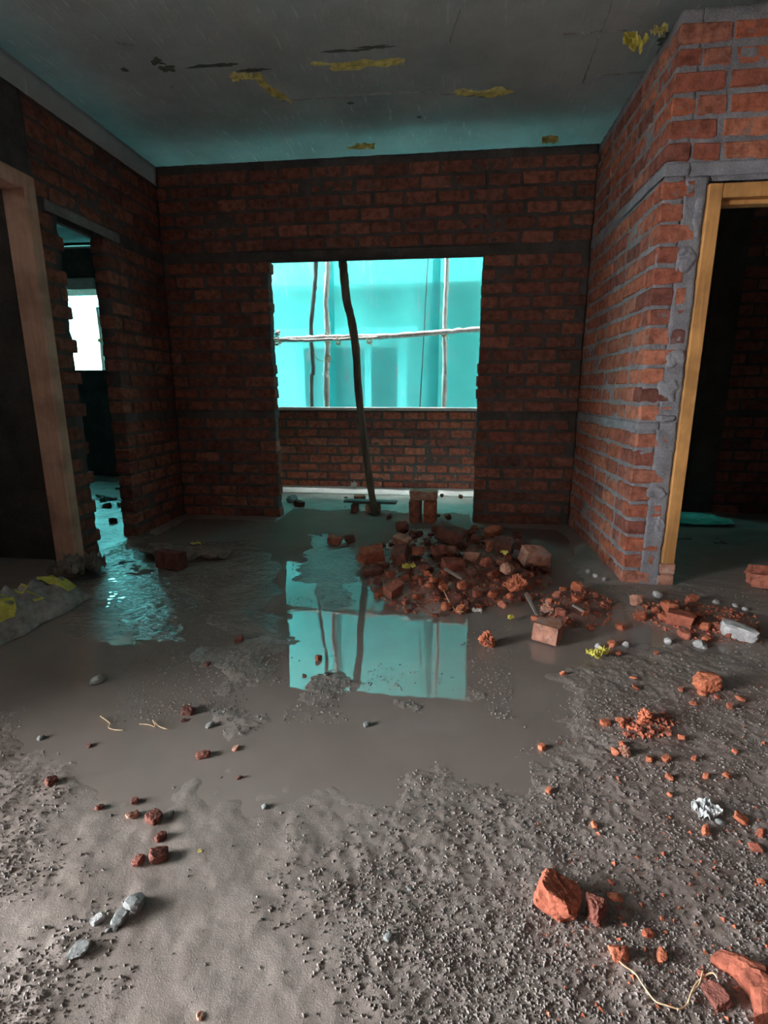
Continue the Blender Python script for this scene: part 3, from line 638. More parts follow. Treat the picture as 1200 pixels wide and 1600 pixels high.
p = fl(562, 786); whole_brick((p[0], p[1], gz(p[0], p[1]) + .04), (0, 0, .2), 'lone half brick lying on the balcony floor behind the plank', M_BRICK, (.5, 1, 1), seed=3)
p = fl(660, 818); sz = gz(p[0], p[1] + .05)
for k, dx in enumerate((-.062, .060)):
    whole_brick((p[0] + dx, p[1] + .055, sz + .094), (math.pi/2, math.pi/2, .04 - .1*k + math.pi/2), ('brick standing on end under the capping brick, nearer the prop', 'brick standing on end under the capping brick, farther from the prop')[k], M_BRICK, (.84, 1, 1.30), seed=4 + k)
whole_brick((p[0] + .005, p[1] + .055, sz + .19 + .042), (0, .01, -.10), 'brick laid flat across two upright bricks', M_CHUNK_PK, (1, 1, 1.05), seed=6)
p = fl(262, 893); whole_brick((p[0], p[1] + .05, 0.06), (math.pi/2, 0, -.25), 'wet brick on edge in the puddle beside the flattened sacking', M_CHUNK_DK, (.85, 1, 1), seed=7)

# ------------------------------------------------------------------ broken pieces
_ico = {}
def ico(n):
    if n not in _ico:
        bm = bmesh.new(); bmesh.ops.create_icosphere(bm, subdivisions=n, radius=1.0)
        _ico[n] = (np.array([v.co[:] for v in bm.verts]), [tuple(v.index for v in f.verts) for f in bm.faces]); bm.free()
    return _ico[n]
def chunk_mesh(seed, sub=2, box=True, rnd=0.0, rough=0.05, flat=1.0):
    r = np.random.default_rng(seed); D, Fs = ico(sub); pl = []
    if box:
        e = np.array([r.uniform(.75, 1.2), r.uniform(.6, .9), r.uniform(.45, .7)])
        for a in range(3):
            for sgn in (-1, 1):
                if r.random() < .72: n = np.zeros(3); n[a] = sgn; pl.append((n, e[a]))
    for k in range(int(r.integers(5, 10))):
        n = r.normal(size=3); n /= np.linalg.norm(n); pl.append((n, r.uniform(.55, .95)))
    R = np.full(len(D), 1.15)
    for n, d in pl:
        c = D @ n; R = np.where(c > .05, np.minimum(R, d / np.maximum(c, .05)), R)
    R = R * (1 - rnd) + rnd * R.mean()
    for i in range(len(D)):
        v = Vector(D[i] * 2.3) + Vector((seed % 97, 0, 0)); R[i] *= 1 + rough * (mnoise.noise(v) + .8 * mnoise.noise(v * 2.7))
    V = D * R[:, None]; V[:, 2] *= flat; V /= (V[:, 0].max() - V[:, 0].min())      # unit width
    me = bpy.data.meshes.new('chunk'); me.from_pydata([tuple(v) for v in V], [], Fs); me.update(); return me
def half_mesh(seed):                                  # part of a brick: straight faces, one broken end
    r = random.Random(seed); bm = bmesh.new(); L, W, H = r.uniform(.9, 1.15), .80, .60
    box_bm(bm, -L/2, L/2, -W/2, W/2, -H/2, H/2)
    bmesh.ops.subdivide_edges(bm, edges=bm.edges[:], cuts=3, use_grid_fill=True)
    sl, sk = r.uniform(-.35, .35), r.uniform(-.3, .3)
    for v in bm.verts:
        t = max(0, v.co.x/L + .5); n = mnoise.noise(v.co*3.1 + Vector((seed % 89, 0, 0)))
        v.co.x += t*t*(sl*v.co.y + sk*v.co.z + .22*n) ; v.co += Vector((0, .05*n, .05*mnoise.noise(v.co*4 + Vector((0, seed % 83, 0)))))
        e = (abs(v.co.y) > W*.48) + (abs(v.co.z) > H*.47) + (abs(v.co.x) > L*.48)
        if e >= 2: v.co *= .955
    me = bpy.data.meshes.new('half_brick'); bm.to_mesh(me); bm.free(); return me
_lib = {}
def lib(mat, kind, i):
    key = (mat.name, kind, i)
    if key not in _lib:
        me = {'s': lambda: chunk_mesh(1000+i, 2, True, 0, .06), 'h': lambda: half_mesh(7000+i), 'm': lambda: chunk_mesh(2000+i, 3, True, 0, .09), 'l': lambda: chunk_mesh(3000+i, 4, True, .0, .10),
              'p': lambda: chunk_mesh(4000+i, 2, False, .35, .10, .8), 'f': lambda: chunk_mesh(5000+i, 3, False, .1, .10, .45), 'c': lambda: chunk_mesh(6000+i, 4, False, .4, .42)}[kind]()
        me.materials.append(mat); _lib[key] = me
    return _lib[key]
HUE = {'r': 'red', 'o': 'orange', 'd': 'dark', 'p': 'pinkish'}
MATS = {'r': M_CHUNK, 'o': M_CHUNK_OR, 'p': M_CHUNK_PK, 'd': M_CHUNK_DK, 'g': M_STONE, 'w': M_STONE_LT}
cr = random.Random(77)
def surf(x, y):
    return max(float(floor_h(np.array([x]), np.array([y]))[0]), 0.0)
def chunk(px, py, size, m='r', kind='m', label=None, cat=None, group=None, hs=1.0, name=None, ar=1.0, up=0.0, rot=None):
    """px, py: foot of the piece in the photograph; size: its width there in pixels"""
    p = fl(px, py); w = pxsize(p, size); me = lib(MATS[m], kind, cr.randrange(10 if kind in 'smph' else 6))
    o = link(name or ('stone' if m in 'gw' else 'brick_fragment'), me)
    o.scale = (w, w * cr.uniform(.75, 1.0) * ar, w * hs * cr.uniform(.9, 1.1))
    o.rotation_euler = rot or (cr.uniform(-.35, .35), cr.uniform(-.35, .35), cr.uniform(0, 6.28))
    x, y = p[0], p[1] + w*.25
    zmin = min((o.rotation_euler.to_matrix() @ Vector((v.co.x*o.scale[0], v.co.y*o.scale[1], v.co.z*o.scale[2]))).z for v in me.vertices)
    o.location = (x, y, surf(x, y) - zmin - .12*w + up)
    return tag(o, label, cat or ('stone' if m in 'gw' else 'brick fragment'), group)
# the main heap before the balcony opening: pieces that can be told apart
heap_big = [(629,836,24,'d','p','rounded dark brick lump behind the rubble heap, beside the upright bricks'),
 (522,852,20,'r','h','small cut brick piece alone in the wet mud before the plank'),(545,852,17,'d','m','dark muddy lump beside the small cut brick piece in the mud'),
 (581,888,36,'r','h','flat-sided brick piece at the puddle edge of the rubble heap'),(627,872,25,'p','h','grey-topped brick piece perched behind the dark half brick'),
 (625,896,32,'d','h','dark half brick standing in the rubble heap'),(651,892,25,'r','h','red half brick standing against the dark half brick'),
 (702,868,38,'d','h','largest dark brick piece on the balcony side of the rubble heap'),(770,852,28,'r','p','rounded brick piece on the balcony-side slope of the heap'),
 (784,880,30,'d','h','dark wedge of brick on the slope facing the brick corner'),(806,876,26,'d','m','dark brick piece behind the pale end brick of the heap'),
 (834,896,40,'p','h','pale pinkish brick end at the corner side of the heap'),(740,896,30,'p','m','dusty greyish brick piece in the middle of the heap'),
 (705,912,28,'r','h','blocky red brick piece on the room-side slope of the heap'),(793,918,28,'p','p','pinkish rounded lump beside the orange crumbly one'),
 (807,934,33,'o','c','bright orange crumbly brick lump on the room side of the heap'),(614,938,29,'r','h','brown angular brick piece at the puddle-side foot of the heap'),
 (580,902,26,'d','m','dark brick piece under the flat-sided one at the puddle'),(685,893,26,'d','m','dark brick piece beside the middle of the heap'),
 (759,906,22,'r','m','red brick piece between the dusty and pinkish lumps')]
for px, py, s, m, k, lb in heap_big: chunk(px, py, s, m, k, lb, up=.012 if m != 'p' else .02)
heap_mid = [(610,914,17,'r'),(590,906,20,'d'),(603,899,15,'d'),(590,920,15,'d'),(744,869,16,'d'),(766,869,18,'r'),(749,855,14,'g'),(805,886,18,'g'),(815,914,20,'d'),
 (671,936,15,'r'),(698,958,18,'o'),(720,961,20,'o'),(680,967,13,'r'),(663,916,20,'d'),(737,920,17,'d'),(766,920,18,'r'),(722,876,15,'d'),(731,854,18,'d'),(705,886,18,'p'),(680,850,16,'d'),
 (655,850,14,'d'),(668,872,15,'d'),(640,910,14,'d'),(780,905,15,'r'),(828,912,15,'r'),(720,935,16,'r'),(745,940,15,'r'),(692,938,14,'o'),(650,945,14,'r'),(632,950,13,'r'),(770,940,15,'o'),(785,952,14,'r')]
for px, py, s, m in heap_mid:
    chunk(px, py, s, m, 'm', 'small grey stone among the bricks of the rubble heap' if m == 'g' else {'r': 'red', 'o': 'orange', 'd': 'dark', 'p': 'pinkish', 'g': ''}[m] + ' broken brick piece in the rubble heap before the balcony opening', None, 'stones in the rubble heap' if m == 'g' else 'brick pieces of the rubble heap, ' + {'r': 'red', 'o': 'orange', 'd': 'dark', 'p': 'pinkish'}[m], up=.008)
for k in range(95):                                   # smaller pieces between them
    while True:
        px, py = cr.uniform(560, 865), cr.uniform(836, 965); p = fl(px, py)
        if sdist(np.array([p[0]]), np.array([p[1]]), HEAP)[0] > -.02: break
    front = py > 915
    mm = cr.choice('rood' if front else 'ddrd'); nm = {'r': 'red', 'o': 'bright orange', 'd': 'dark damp'}[mm]
    chunk(px, py, cr.uniform(9, 15), mm, 's', 'small %s brick bit %s' % (nm, 'on the room-side slope of the rubble heap' if front else 'on the top or balcony side of the rubble heap'), None, 'small %s bits, %s of the heap' % (nm, 'front' if front else 'top'))
# tail of the heap towards the brick corner, and the strip before the yellow door frame
tail = [(857,964,24,'p','c','knobbly pinkish lump in the tail of the heap, before the brick corner'),(837,970,14,'o','m',0),(877,967,17,'r','m',0),(887,980,21,'r','m',0),(923,984,15,'r','m',0),(904,930,19,'o','m',0),(879,924,12,'o','m',0),
 (902,950,16,'o','m',0),(870,940,15,'r','m',0),(915,965,14,'r','m',0),(931,940,11,'r','m',0),(950,950,12,'r','m',0),(860,948,14,'o','m',0),(845,985,14,'d','m',0)]
for px, py, s, m, k, lb in tail: chunk(px, py, s, m, k, lb or HUE[m] + ' broken brick piece in the tail of rubble before the brick corner', None, None if lb else HUE[m] + ' pieces of the rubble tail')
strip = [(971,985,19,'r'),(1000,970,22,'r'),(996,950,21,'p'),(1046,966,27,'o'),(1023,963,13,'r'),(1102,992,18,'o'),(1106,1006,18,'o'),(1119,991,17,'r'),(1069,1001,20,'r'),(1082,946,21,'r'),(1090,975,15,'r'),(1035,975,14,'r'),(1075,965,13,'r'),(1140,1002,12,'r'),(1130,975,12,'r'),(1010,958,12,'r')]
for px, py, s, m in strip: chunk(px, py, s, m, 'm', HUE[m] + ' broken brick piece strewn on the mud before the yellow door frame', None, HUE[m] + ' pieces before the door frame')
chunk(1065, 982, 36, 'r', 'h', 'larger half brick on its edge before the yellow door frame', hs=.9)
chunk(1162, 1003, 50, 'w', 'm', 'big pale concrete lump on the mud before the dark doorway', 'stone', hs=.7, rot=(0, .1, -.3))
chunk(1097, 1013, 22, 'w', 'f', 'flat pale mortar flake before the yellow door frame', 'stone')
chunk(1028, 935, 15, 'w', 'p', 'white mortar lump at the foot of the yellow door frame', 'stone')
chunk(1196, 922, 34, 'r', 'h', 'brick piece just inside the dark doorway, leaning on another')
chunk(1190, 905, 30, 'r', 'h', 'brick piece just inside the dark doorway, behind another')
for px, py, s in ((978,1012,11),(935,1014,10),(1044,1007,11),(1150,950,9),(1120,945,10),(1165,955,9),(930,905,9),(945,912,8),(918,898,8)):
    chunk(px, py, s, 'w', 'p', 'small pale pebble on the mud between the heap and the door frame', 'stone', 'pale pebbles near the door frame')
# single pieces on the open floor
single = [(761,1013,28,'o','c','orange crumbly brick lump at the edge of the mirror-like puddle',.9),(1106,1083,44,'o','l','large orange brick chunk alone between yellow scrap and dark doorway',.85),
 (873,1440,66,'r','l','largest rough red brick chunk on the gritty mud',.9),(930,1450,34,'d','l','upright brown brick piece beside the largest red chunk',1.15),
 (967,1512,36,'r','l','oblong rough brick piece at the loose end of the long fibre',.8),(1160,1100,20,'o','m','orange brick piece beside the large orange chunk',.8),
 (1010,1136,32,'o','c','crumbling orange brick lump in the scatter past the yellow scrap',.7),(976,1186,20,'p','c','pinkish crumbly lump in a tight group of three',.9),
 (962,1183,17,'o','m','orange lump in a tight group of three',.9),(973,1172,13,'o','m','smallest lump of a tight group of three',.9),
 (1105,1308,22,'o','m','slanting orange brick piece touching the crumpled clear plastic',.8),(1158,1288,22,'o','m','orange brick piece beside the crumpled clear plastic',.8),
 (497,1032,13,'r','m','small upright brick sliver on the mud spit in the puddle',1.2)]
for px, py, s, m, k, lb, hs in single: chunk(px, py, s, m, k, lb, hs=hs)
p = fl(859, 1012); whole_brick((p[0], p[1] + .06, .046), (0, .04, -.50), 'pinkish half brick lying in shallow water before the heap', M_CHUNK_PK, (.50, .85, .98), seed=2)
for px, py, s in ((1098,1088,16),(1064,1084,11),(946,1137,15),(968,1134,15),(1031,1134,13),(1015,1194,13),(1041,1194,13),(1046,1221,13),(1104,1219,13),(1137,1219,15),(1047,1248,12),(929,1298,12),(1183,1335,22),(1190,1310,16),
                  (957,1011,17),(968,1025,11),(1026,1025,9),(990,1064,11),(994,1080,13),(847,1172,12),(858,1243,11),(879,1057,10),(962,1415,24),(955,1388,14),(1013,1472,20),(1034,1508,22),(1097,1534,15),(1140,1110,11),(1120,1095,12),(1085,1105,11),
                  (1000,1150,12),(1020,1152,12),(1045,1155,13),(1065,1160,11),(985,1145,10),(1190,1385,12),(1150,1180,10),(1085,1190,10)):
    mm = cr.choice('oor'); wh = 'near the large orange chunk and yellow scrap' if py < 1120 else 'in the scatter around the clear plastic bag' if py < 1345 else 'around the largest red chunk and the long fibre'
    chunk(px, py, s, mm, 'm', 'small %s brick bit on gritty mud %s' % (HUE[mm], wh), None, '%s bits %s' % (HUE[mm], wh), hs=.8)
# foreground left: damp red bits and grey stones on the smooth mud
for px, py, s, m, lb in ((208,1258,15,'d','smallest bit touching the pinkish lump on smooth mud'),(205,1281,24,'p','pinkish brick lump on the smooth mud'),(238,1288,24,'d','dark red bit between the pinkish lump and small grey pebble'),
    (251,1314,19,'d','dark red bit with a cut face, alone beside the joined pair'),(214,1354,22,'d','smaller lump of a joined pair of damp brick bits'),(244,1350,29,'d','larger lump of a joined pair of damp brick bits'),
    (78,1229,17,'d','single dark brick bit near the ridged mud'),(315,1186,23,'d','flat brick bit alone near the shadow edge'),(290,1117,22,'d','long brown sliver on the mud near the pale fibres'),
    (367,1172,13,'p','small pink bit near a gritty spot'),(312,1598,15,'p','pink pebble-like bit on bare smooth mud')):
    chunk(px, py, s, m, 'm', lb, hs=.8)
chunk(207, 1430, 38, 'g', 'p', 'rounded dark grey stone, largest on the smooth mud', hs=.8)
chunk(186, 1447, 30, 'g', 'm', 'angular grey stone beside the rounded dark one', hs=.8)
chunk(148, 1450, 22, 'w', 'm', 'pale angular stone near the rounded dark one', hs=1.1)
chunk(118, 1500, 36, 'g', 'f', 'flat slate-grey stone half sunk in gritty mud', hs=1.0)
for px, py, s in ((265,1278,13),(325,1137,14),(572,1136,13),(150,1070,24),(509,1057,11),(179,1458,10),(168,1460,9),(62,1156,11),(605,1475,16),(1125,1290,16),(640,1395,9),(412,1264,10)):
    chunk(px, py, s, 'g', 'p', 'small grey pebble on the wet mud', 'stone', 'grey pebbles on the mud', hs=.7)
for px, py, s in ((154,1267,13),(138,1168,11),(373,1218,9),(475,1058,9),(322,1041,12),(372,1004,14),(285,1128,8)):
    chunk(px, py, s, 'd', 's', 'tiny dark brick bit on the smooth wet mud', None, 'dark bits on the smooth mud', hs=.7)
# balcony threshold bits
chunk(455, 786, 20, 'g', 'm', 'greenish grey stone on the balcony floor beside the opening', hs=1.1); chunk(468, 793, 20, 'd', 'm', 'brown lump beside the greenish stone on the balcony floor')
chunk(345, 806, 17, 'w', 'm', 'pale mortar block at the foot of the back wall', hs=.8)
for px, py, s in ((680,808,12),(608,812,11),(700,812,12),(720,780,8),(690,778,7)): chunk(px, py, s, 'd', 's', 'dark bit on the wet floor around the upright bricks', None, 'dark bits around the upright bricks')
# curved tile fragment at the corner of the view, and the piece beside it
def curved_tile():
    a, b = fl(1125, 1508), fl(1190, 1610); base = Vector((a[0], a[1], 0)); V = []; Fs = []; n = 14
    L = Vector((b[0]-a[0], b[1]-a[1], 0)); side = Vector((-L.y, L.x, 0)).normalized(); r2 = random.Random(3)
    for i in range(n+1):
        t = i/n; c = base + L*t + side*(.030*math.sin(t*3.0)); w = .026*(1 - .35*abs(t-.45)) ; 
        for j in range(5):
            u = j/4*2 - 1; zt = .038 + .018*math.sin(t*3) - .012*u*u + r2.uniform(-.003, .003)
            V.append(c + side*(w*u + r2.uniform(-.003, .003)) + Vector((0, 0, zt)))
        for j in range(5):
            u = j/4*2 - 1; V.append(c + side*(w*u*.9) + Vector((0, 0, .002)))
    for i in range(n):
        o = i*10
        for j in range(4): Fs += [(o+j, o+j+1, o+11+j, o+10+j), (o+5+j, o+15+j, o+16+j, o+6+j)]
        Fs += [(o, o+10, o+15, o+5), (o+4, o+9, o+19, o+14)]
    Fs += [(0, 5, 6, 1), (1, 6, 7, 2), (2, 7, 8, 3), (3, 8, 9, 4)]; e = n*10; Fs += [(e+1, e+6, e+5, e), (e+2, e+7, e+6, e+1), (e+3, e+8, e+7, e+2), (e+4, e+9, e+8, e+3)]
    o = mesh_obj('tile_fragment', V, Fs, M_CHUNK, None, False); tag(o, 'long curved brick shard, biggest piece by the looped fibre', 'brick fragment'); return o
curved_tile()
chunk(1121, 1578, 36, 'd', 'l', 'dark brick piece between the curved shard and the looped fibre', hs=.8)
# grit and crumbs nobody could count
def scatter(name, n, px0, px1, py0, py1, smin, smax, mat, label, cat, accept, seed):
    r = np.random.default_rng(seed); D, Fs0 = ico(1); bm_v = []; bm_f = []; made = 0
    base = np.array([(1,0,0),(-.6,.8,0),(-.5,-.8,.1),(0,.1,.8),(.1,0,-.7)]); ft = [(0,1,3),(1,2,3),(2,0,3),(1,0,4),(2,1,4),(0,2,4)]
    k3 = 4 if n > 20000 else 3; PX = r.uniform(px0, px1, n*k3); PY = r.uniform(py0, py1, n*k3)
    W = np.array([fl(a, b) for a, b in zip(PX, PY)]); ok = accept(W[:, 0], W[:, 1], r); W = W[ok][:n]
    H = floor_h(W[:, 0], W[:, 1]); V = []; Q = []
    for (x, y, _), h in zip(W, H):
        s = smin + (smax - smin) * r.random()**3; a = r.uniform(0, 6.28); c, sn = math.cos(a), math.sin(a)
        q = base * (1 + r.uniform(-.35, .35, (5, 3))) * s
        k = len(V)
        for v in q: V.append((x + v[0]*c - v[1]*sn, y + v[0]*sn + v[1]*c, max(h, -.001) + v[2] + .25*s))
        Q += [(f[0]+k, f[1]+k, f[2]+k) for f in ft]
    o = mesh_obj(name, V, Q, mat); return tag(o, label, cat, kind='stuff')
def rough_mask(x, y):
    e = (fbm(x, y, 7, 4, 3) - 0.5); m = np.zeros(x.shape)
    for q in ROUGH: m = np.maximum(m, sstep((sdist(x, y, q) + 0.09 + 0.34 * e) / 0.24))
    return m
def on_mud(x, y, r): return (rough_mask(x, y) * (0.25 + 1.1 * fbm(x, y, 9, 2, 97)) + 0.012 > r.random(len(x))) & (floor_h(x, y) > -.0015)
def on_rough(x, y, r): return (floor_h(x, y) > .0005) & (r.random(len(x)) < .8) & ((y < YF - .03) | (x < XR - .03))
def on_heap(x, y, r): return (heap_h(x, y) > .004) & ((y < YF - .03) | (x < XR - .03))
scatter('gravel', 26000, -60, 1270, 1090, 1640, .0010, .0050, M_GRIT, 'fine grey grit bedded in the rough wet mud', 'grit', on_mud, 1)
scatter('gravel_far', 3500, 260, 1230, 900, 1120, .0012, .005, M_GRIT, 'coarse grey grit on the mud spits around the puddle', 'grit', on_rough, 2)
scatter('brick_crumbs', 9000, 540, 1220, 820, 1190, .002, .012, M_CHUNK, 'red brick crumbs covering the rubble heap and its tail', 'brick crumbs', on_heap, 3)
scatter('brick_grit', 260, 840, 1230, 1000, 1600, .002, .008, M_CHUNK_OR, 'orange brick grit sprinkled over the gritty mud', 'brick crumbs', lambda x, y, r: (floor_h(x, y) > 0) & (fbm(x, y, 3, 2, 91) > .5), 4)
scatter('puddle_specks', 3600, 180, 800, 830, 1130, .002, .006, M_GRIT, 'muddy specks of debris breaking the puddle surface', 'debris', lambda x, y, r: (x > XL + .05) & (fbm(x, y, 5, 3, 95) + .10 * r.random(len(x)) > .60), 5)

# ------------------------------------------------------------------ plastic, sacks, fibres
def crumple(name, center, sx, sy, amp, mat, label, cat, rz=0.0, seed=0, parent=None, thick=0.0015, n=14, tilt=(0, 0), ceil=False, ragged=0.35):
    V = []; Fs = []; ok = {}
    for j in range(n):
        for i in range(n):
            u, w = i/(n-1)*2-1, j/(n-1)*2-1; k = Vector((u*1.7 + seed, w*1.7, seed*.37))
            rr_ = 1 + ragged * mnoise.noise(Vector((1.3*u/(math.hypot(u, w) + .02) + seed, 1.3*w/(math.hypot(u, w) + .02), 1)))
            q = max(abs(u), abs(w)); l = math.hypot(u, w) + 1e-6; f = (q / l * .6 + .4) * rr_
            z = amp * (1 - abs(2*mnoise.noise(k)) + .6*mnoise.noise(k*2.3) + .3*mnoise.noise(k*5))
            V.append((u*sx/2*f + .07*sx*mnoise.noise(k*1.3), w*sy/2*f + .07*sy*mnoise.noise(k*1.3 + Vector((5, 5, 5))), z))
    zm = min(v[2] for v in V); V = [(v[0], v[1], v[2] - zm) for v in V]
    for j in range(n-1):
        for i in range(n-1): a = j*n+i; Fs.append((a, a+1, a+n+1, a+n))
    o = mesh_obj(name, V, Fs, mat, parent, False)
    md = o.modifiers.new('thickness', 'SOLIDIFY'); md.thickness = thick
    o.location = center; o.rotation_euler = (tilt[0] + (math.pi if ceil else 0), tilt[1], rz)
    if label: tag(o, label, cat)
    return o
def ground(px, py, dz=0.0): p = fl(px, py); return (p[0], p[1], surf(p[0], p[1]) + dz)
ys = crumple('plastic_strip', ground(933, 1028, .002), .10, .045, .022, M_YEL, 'crumpled bright yellow plastic strip on the mud near the pinkish half brick', 'plastic scrap', .35, 3, ragged=.8)
crumple('plastic_scrap', ground(638, 918, .055), .07, .05, .02, M_YEL, 'yellow plastic scrap on the puddle side of the rubble heap', 'plastic scrap', .3, 5)
crumple('plastic_scrap', ground(798, 971, .01), .03, .025, .012, M_YEL, 'tiny yellow scrap at the room-side foot of the heap', 'plastic scrap', .3, 6)
crumple('plastic_scrap', ground(786, 900, .07), .03, .04, .015, M_YEL, 'small yellow scrap high on the rubble heap', 'plastic scrap', 1.3, 7)
crumple('plastic_bag', ground(1100, 1270, .002), .064, .056, .014, M_CLEAR, 'crumpled clear whitish plastic bag on the gritty mud', 'plastic bag', .4, 8, n=18, ragged=.6)
crumple('plastic_scrap', ground(745, 958, .004), .05, .03, .014, M_WHITE, 'small white scrap at the room-side edge of the rubble heap', 'plastic scrap', .2, 9)
crumple('plastic_scrap', (*atY(553, 764, 5.56)[:2], .03), .07, .05, .05, M_WHITE, 'white scrap at the foot of the balcony parapet', 'plastic scrap', .2, 10, tilt=(.8, 0))
crumple('plastic_scrap', ground(313, 1333, 0), .012, .008, .002, M_YEL_CEIL, 'tiny pale yellowish chip on the smooth mud', 'plastic scrap', .2, 11, n=6)
# scraps stuck on the slab
def onslab(px, py, dz=.001): x, y = czp(px, py); return (x, y, ZC - dz - .002)
for k, (px, py, sx, sy, rz, lb) in enumerate(((995, 48, .13, .07, .5, 'bright yellow plastic scrap hanging from the slab beside the brick corner'), (1030, 38, .07, .05, .2, 'small pale scrap on the slab touching the brick corner'),
    (568, 92, .42, .06, .05, 'long dull yellow plastic strip stuck to the slab'), (425, 133, .07, .26, -.35, 'twisted yellowish plastic strip stuck to the slab joint'), (380, 112, .15, .05, .1, 'short dull scrap near the twisted strip on the slab'),
    (758, 139, .30, .06, .12, 'tapering dull yellow strip stuck to the slab, nearest the brick corner'), (858, 212, .10, .09, .2, 'torn yellow scrap at the top of the back wall'), (565, 224, .17, .06, 0, 'brownish patch of plastic on the slab above the opening'))):
    crumple('plastic_scrap', onslab(px, py), sx, sy, .020 if k else .04, M_YEL_CEIL if k else M_YEL, lb, 'plastic scrap', rz, 20 + k*3, ceil=True, n=12, ragged=.7)
M_STAIN = concrete_material('slab_grime', (0.10, 0.105, 0.09), (0.17, 0.175, 0.15), 20, 0.4, 0.004, 0.95, 60)
for k, (px, py, sx, sy) in enumerate(((318, 102, .20, .025), (350, 100, .16, .03), (395, 108, .14, .03), (262, 106, .09, .05), (246, 94, .06, .07), (542, 78, .24, .025), (585, 72, .18, .03), (1045, 60, .09, .10), (195, 108, .05, .03), (655, 182, .03, .03), (548, 160, .04, .03))):
    V = []; n = 36; x0, y0 = czp(px, py)
    for i in range(n): a = 2*math.pi*i/n; q = 1 + .75*mnoise.noise(Vector((math.cos(a)*2.6, math.sin(a)*2.6, k*3.1))); V.append((x0 + sx/2*q*math.cos(a), y0 + sy/2*q*math.sin(a), ZC - .0035))
    mesh_obj('slab_stain', V, [tuple(range(n))[::-1]], M_STAIN, cl)

# cement sack lying by the side doorway
sa = empty('cement_sack', (-2.02, 2.10, 0)); tag(sa, 'muddy grey and yellow cement sack lying before the dark side doorway', 'sack')
A, B = Vector((-2.03, 1.60, 0)), Vector((-1.94, 2.38, 0)); ax = (B - A); LN = ax.length; ax.normalize(); sd = Vector((ax.y, -ax.x, 0))
def sack_p(t, u):                                     # t along, u across -1..1
    w = .16 * (1 - .35*abs(t-.45)) * (1 + .12*mnoise.noise(Vector((t*6, u, 2)))); hgt = .165 * (1 - .25*t) * max(0, 1 - abs(u)**2.4) * (1 - max(0, (t-.86)/.14)**2*.8) * (1 - max(0, (.08-t)/.08)**2*.7)
    hgt *= 1 + .38*mnoise.noise(Vector((t*9, u*2.2, 7))) + .24*mnoise.noise(Vector((t*22, u*6, 4)))
    return A + ax*(t*LN) + sd*(w*u) + Vector((0, 0, .004 + max(0, hgt)))
def sack_piece(name, t0, t1, u0, u1, mat, off=0.0, parent=sa, nt_=22, nu=14):
    V = []; Fs = []
    for i in range(nt_+1):
        for j in range(nu+1):
            t = t0 + (t1-t0)*i/nt_; u = u0 + (u1-u0)*j/nu
            V.append(sack_p(t, u) + Vector((0, 0, off)) - Vector(sa.location))
    for i in range(nt_):
        for j in range(nu): a = i*(nu+1)+j; Fs.append((a, a+nu+1, a+nu+2, a+1))
    return mesh_obj(name, V, Fs, mat, parent, True)
body = sack_piece('sack_body', 0, 1, -1, 1, M_SACKG, 0, sa, 60, 26)
def sack_oval(name, tc, uc, rt, ru, mat, off, seed):
    n = 20; V = [sack_p(tc, uc) + Vector((0, 0, off)) - Vector(sa.location)]; Fs = []
    for ring in (0.5, 1.0):
        for i in range(n):
            a = 2*math.pi*i/n; q = ring*(1 + .18*mnoise.noise(Vector((math.cos(a)*1.3, math.sin(a)*1.3, seed))))
            V.append(sack_p(min(.995, tc + rt*q*math.cos(a)), max(-.98, min(.98, uc + ru*q*math.sin(a)))) + Vector((0, 0, off)) - Vector(sa.location))
    for i in range(n): Fs += [(0, 1+i, 1+(i+1) % n), (1+i, 1+n+i, 1+n+(i+1) % n, 1+(i+1) % n)]
    return mesh_obj(name, V, Fs, mat, sa, True)
sack_oval('yellow_panel', .40, .20, .13, .55, M_YEL, .006, 1)
sack_oval('yellow_panel', .87, .10, .10, .60, M_YEL, .006, 2)
cu = bpy.data.curves.new('lettering', 'FONT'); cu.body = 'ON'; cu.size = .085; cu.align_x = 'CENTER'; cu.align_y = 'CENTER'; cu.resolution_u = 2
tmp = bpy.data.objects.new('lettering', cu); C.objects.link(tmp); bpy.context.view_layer.update()
tme = bpy.data.meshes.new_from_object(tmp.evaluated_get(bpy.context.evaluated_depsgraph_get())); bpy.data.objects.remove(tmp)
for v in tme.vertices:
    q = sack_p(.63 - v.co.y/LN, .30 + v.co.x/.15) - Vector(sa.location); v.co = q + Vector((0, 0, .006))
tme.materials.clear(); tme.materials.append(M_YEL); link('lettering', tme, sa)
crumple('muddy_sheet', (-2.10, 2.66, .005), .22, .34, .07, M_SACKB, 'brown muddy sheet bunched at the foot of the pale reddish-brown door frame', 'sheet', .3, 41, n=20)
p = fl(290, 868); crumple('muddy_sheet', (p[0], p[1], .002), .62, .26, .03, M_SACKB, 'flattened muddy sacking with yellow flecks by the kitchen passage wall', 'sheet', -.1, 43, n=22)
for k, (px, py) in enumerate(((306, 858), (279, 874))): crumple('plastic_scrap', ground(px, py, .03), .07, .045, .012, M_YEL, ('yellow fleck farther out on the flattened sacking', 'yellow fleck next to the wet brick on the sacking')[k], 'plastic scrap', .2, 50 + k, n=8)
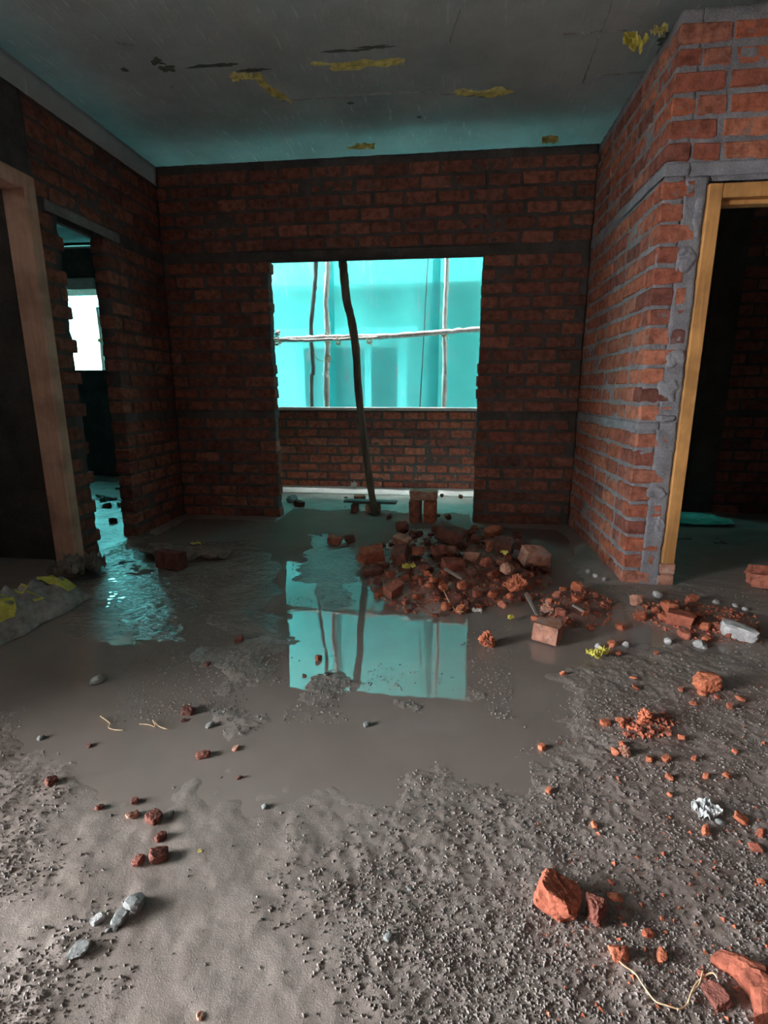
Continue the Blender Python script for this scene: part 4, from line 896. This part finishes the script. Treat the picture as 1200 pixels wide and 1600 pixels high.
# fibres
def fibre(px, r, label, name='fibre', lift=.004, seed=0):
    rr_ = random.Random(seed); pts = []
    for x, y in px: g = ground(x, y); pts.append(Vector((g[0], g[1], g[2] + lift + rr_.uniform(0, .004))))
    return tag(tube(name, spline(pts, 7), r, M_FIBRE, None, 6), label, 'fibre')
fibre([(952,1488),(968,1515),(990,1530),(1004,1552),(1022,1574),(1040,1582),(1056,1586)], .0015, 'long pale fibre curving from the oblong brick piece')
fibre([(1056,1592),(1070,1584),(1082,1555),(1094,1540),(1110,1535),(1118,1545)], .0016, 'looped pale fibre beside the curved brick shard', seed=2, lift=.008)
fibre([(1072,1585),(1078,1566),(1090,1552),(1096,1530)], .0014, 'short fibre crossing the looped fibre', seed=3, lift=.010)
fibre([(157,1121),(166,1127),(172,1133),(170,1139),(180,1142),(192,1143)], .0016, 'pale crooked rootlet on the smooth mud', seed=4)
fibre([(218,1134),(232,1135),(243,1138),(239,1128),(248,1137),(260,1142),(264,1138)], .0016, 'forked pale rootlet on the smooth mud', seed=5)
fibre([(690,935),(700,950),(712,960),(724,962)], .0022, 'thin fibre hanging over the room-side edge of the rubble heap', seed=6, lift=.02)
# wood splinters
for k, (x0, y0, x1, y1, w, lb) in enumerate(((822, 940, 838, 968, .022, 'grey wood splinter leaning out of the rubble tail'), (693, 918, 722, 926, .020, 'pale wood splinter lying on the rubble heap'), (520, 868, 545, 858, .010, 'thin stick lying on wet mud before the plank'), (892, 965, 912, 969, .022, 'grey wood chip lying on the rubble tail'))):
    a, b = fl(x0, y0), fl(x1, y1); za, zb = surf(a[0], a[1]) + .03, surf(b[0], b[1]) + .012; L = math.hypot(b[0]-a[0], b[1]-a[1])
    o = boxes('wood_splinter', [(-L/2, L/2, -w/2, w/2, -.006, .006)], M_SPLINT, None, .003)
    for v in o.data.vertices: v.co.y *= 1 - .5*(v.co.x/L + .5)
    o.location = ((a[0]+b[0])/2, (a[1]+b[1])/2, (za+zb)/2 + .012); o.rotation_euler = (.2, math.atan2(za-zb, L), math.atan2(b[1]-a[1], b[0]-a[0])); tag(o, lb, 'splinter')
# rubbish on the kitchen floor
for k, (x0, y0, x1, y1, w, lb) in enumerate(((182, 768, 214, 767, .07, 'grey board lying far back on the kitchen floor'), (152, 780, 182, 786, .03, 'thin batten lying across the kitchen floor rubbish'), (192, 806, 210, 810, .03, 'short wet batten on the kitchen floor near the passage'))):
    a, b = fl(x0, y0), fl(x1, y1); L = math.hypot(b[0]-a[0], b[1]-a[1]); mx, my = (a[0]+b[0])/2, (a[1]+b[1])/2
    o = boxes('batten', [(-L/2, L/2, -w/2, w/2, -.012, .012)], M_SPLINT, None, .003); o.location = (mx, my, surf(mx, my) + .022); o.rotation_euler = (.1, 0, math.atan2(b[1]-a[1], b[0]-a[0])); tag(o, lb, 'plank')
for px, py, sz, m in ((200, 830, 18, 'd'), (165, 800, 14, 'd'), (185, 795, 12, 'd'), (175, 818, 13, 'd'), (208, 790, 12, 'd'), (160, 788, 12, 'g'), (196, 780, 12, 'd')):
    chunk(px, py, sz, m, 'm', 'dark lump of rubble on the kitchen floor beyond the passage', 'rubble', 'rubble on the kitchen floor')
# pool of green light on the dark room floor, painted as a coloured sheet
gs = crumple('green_light_patch', (2.03, 4.45, .02), .55, .42, .015, M_GLIGHT, 'pool of green light painted as a sheet on the dark room floor behind the door frame', 'sheet', 0, 60, n=16, ragged=.2)
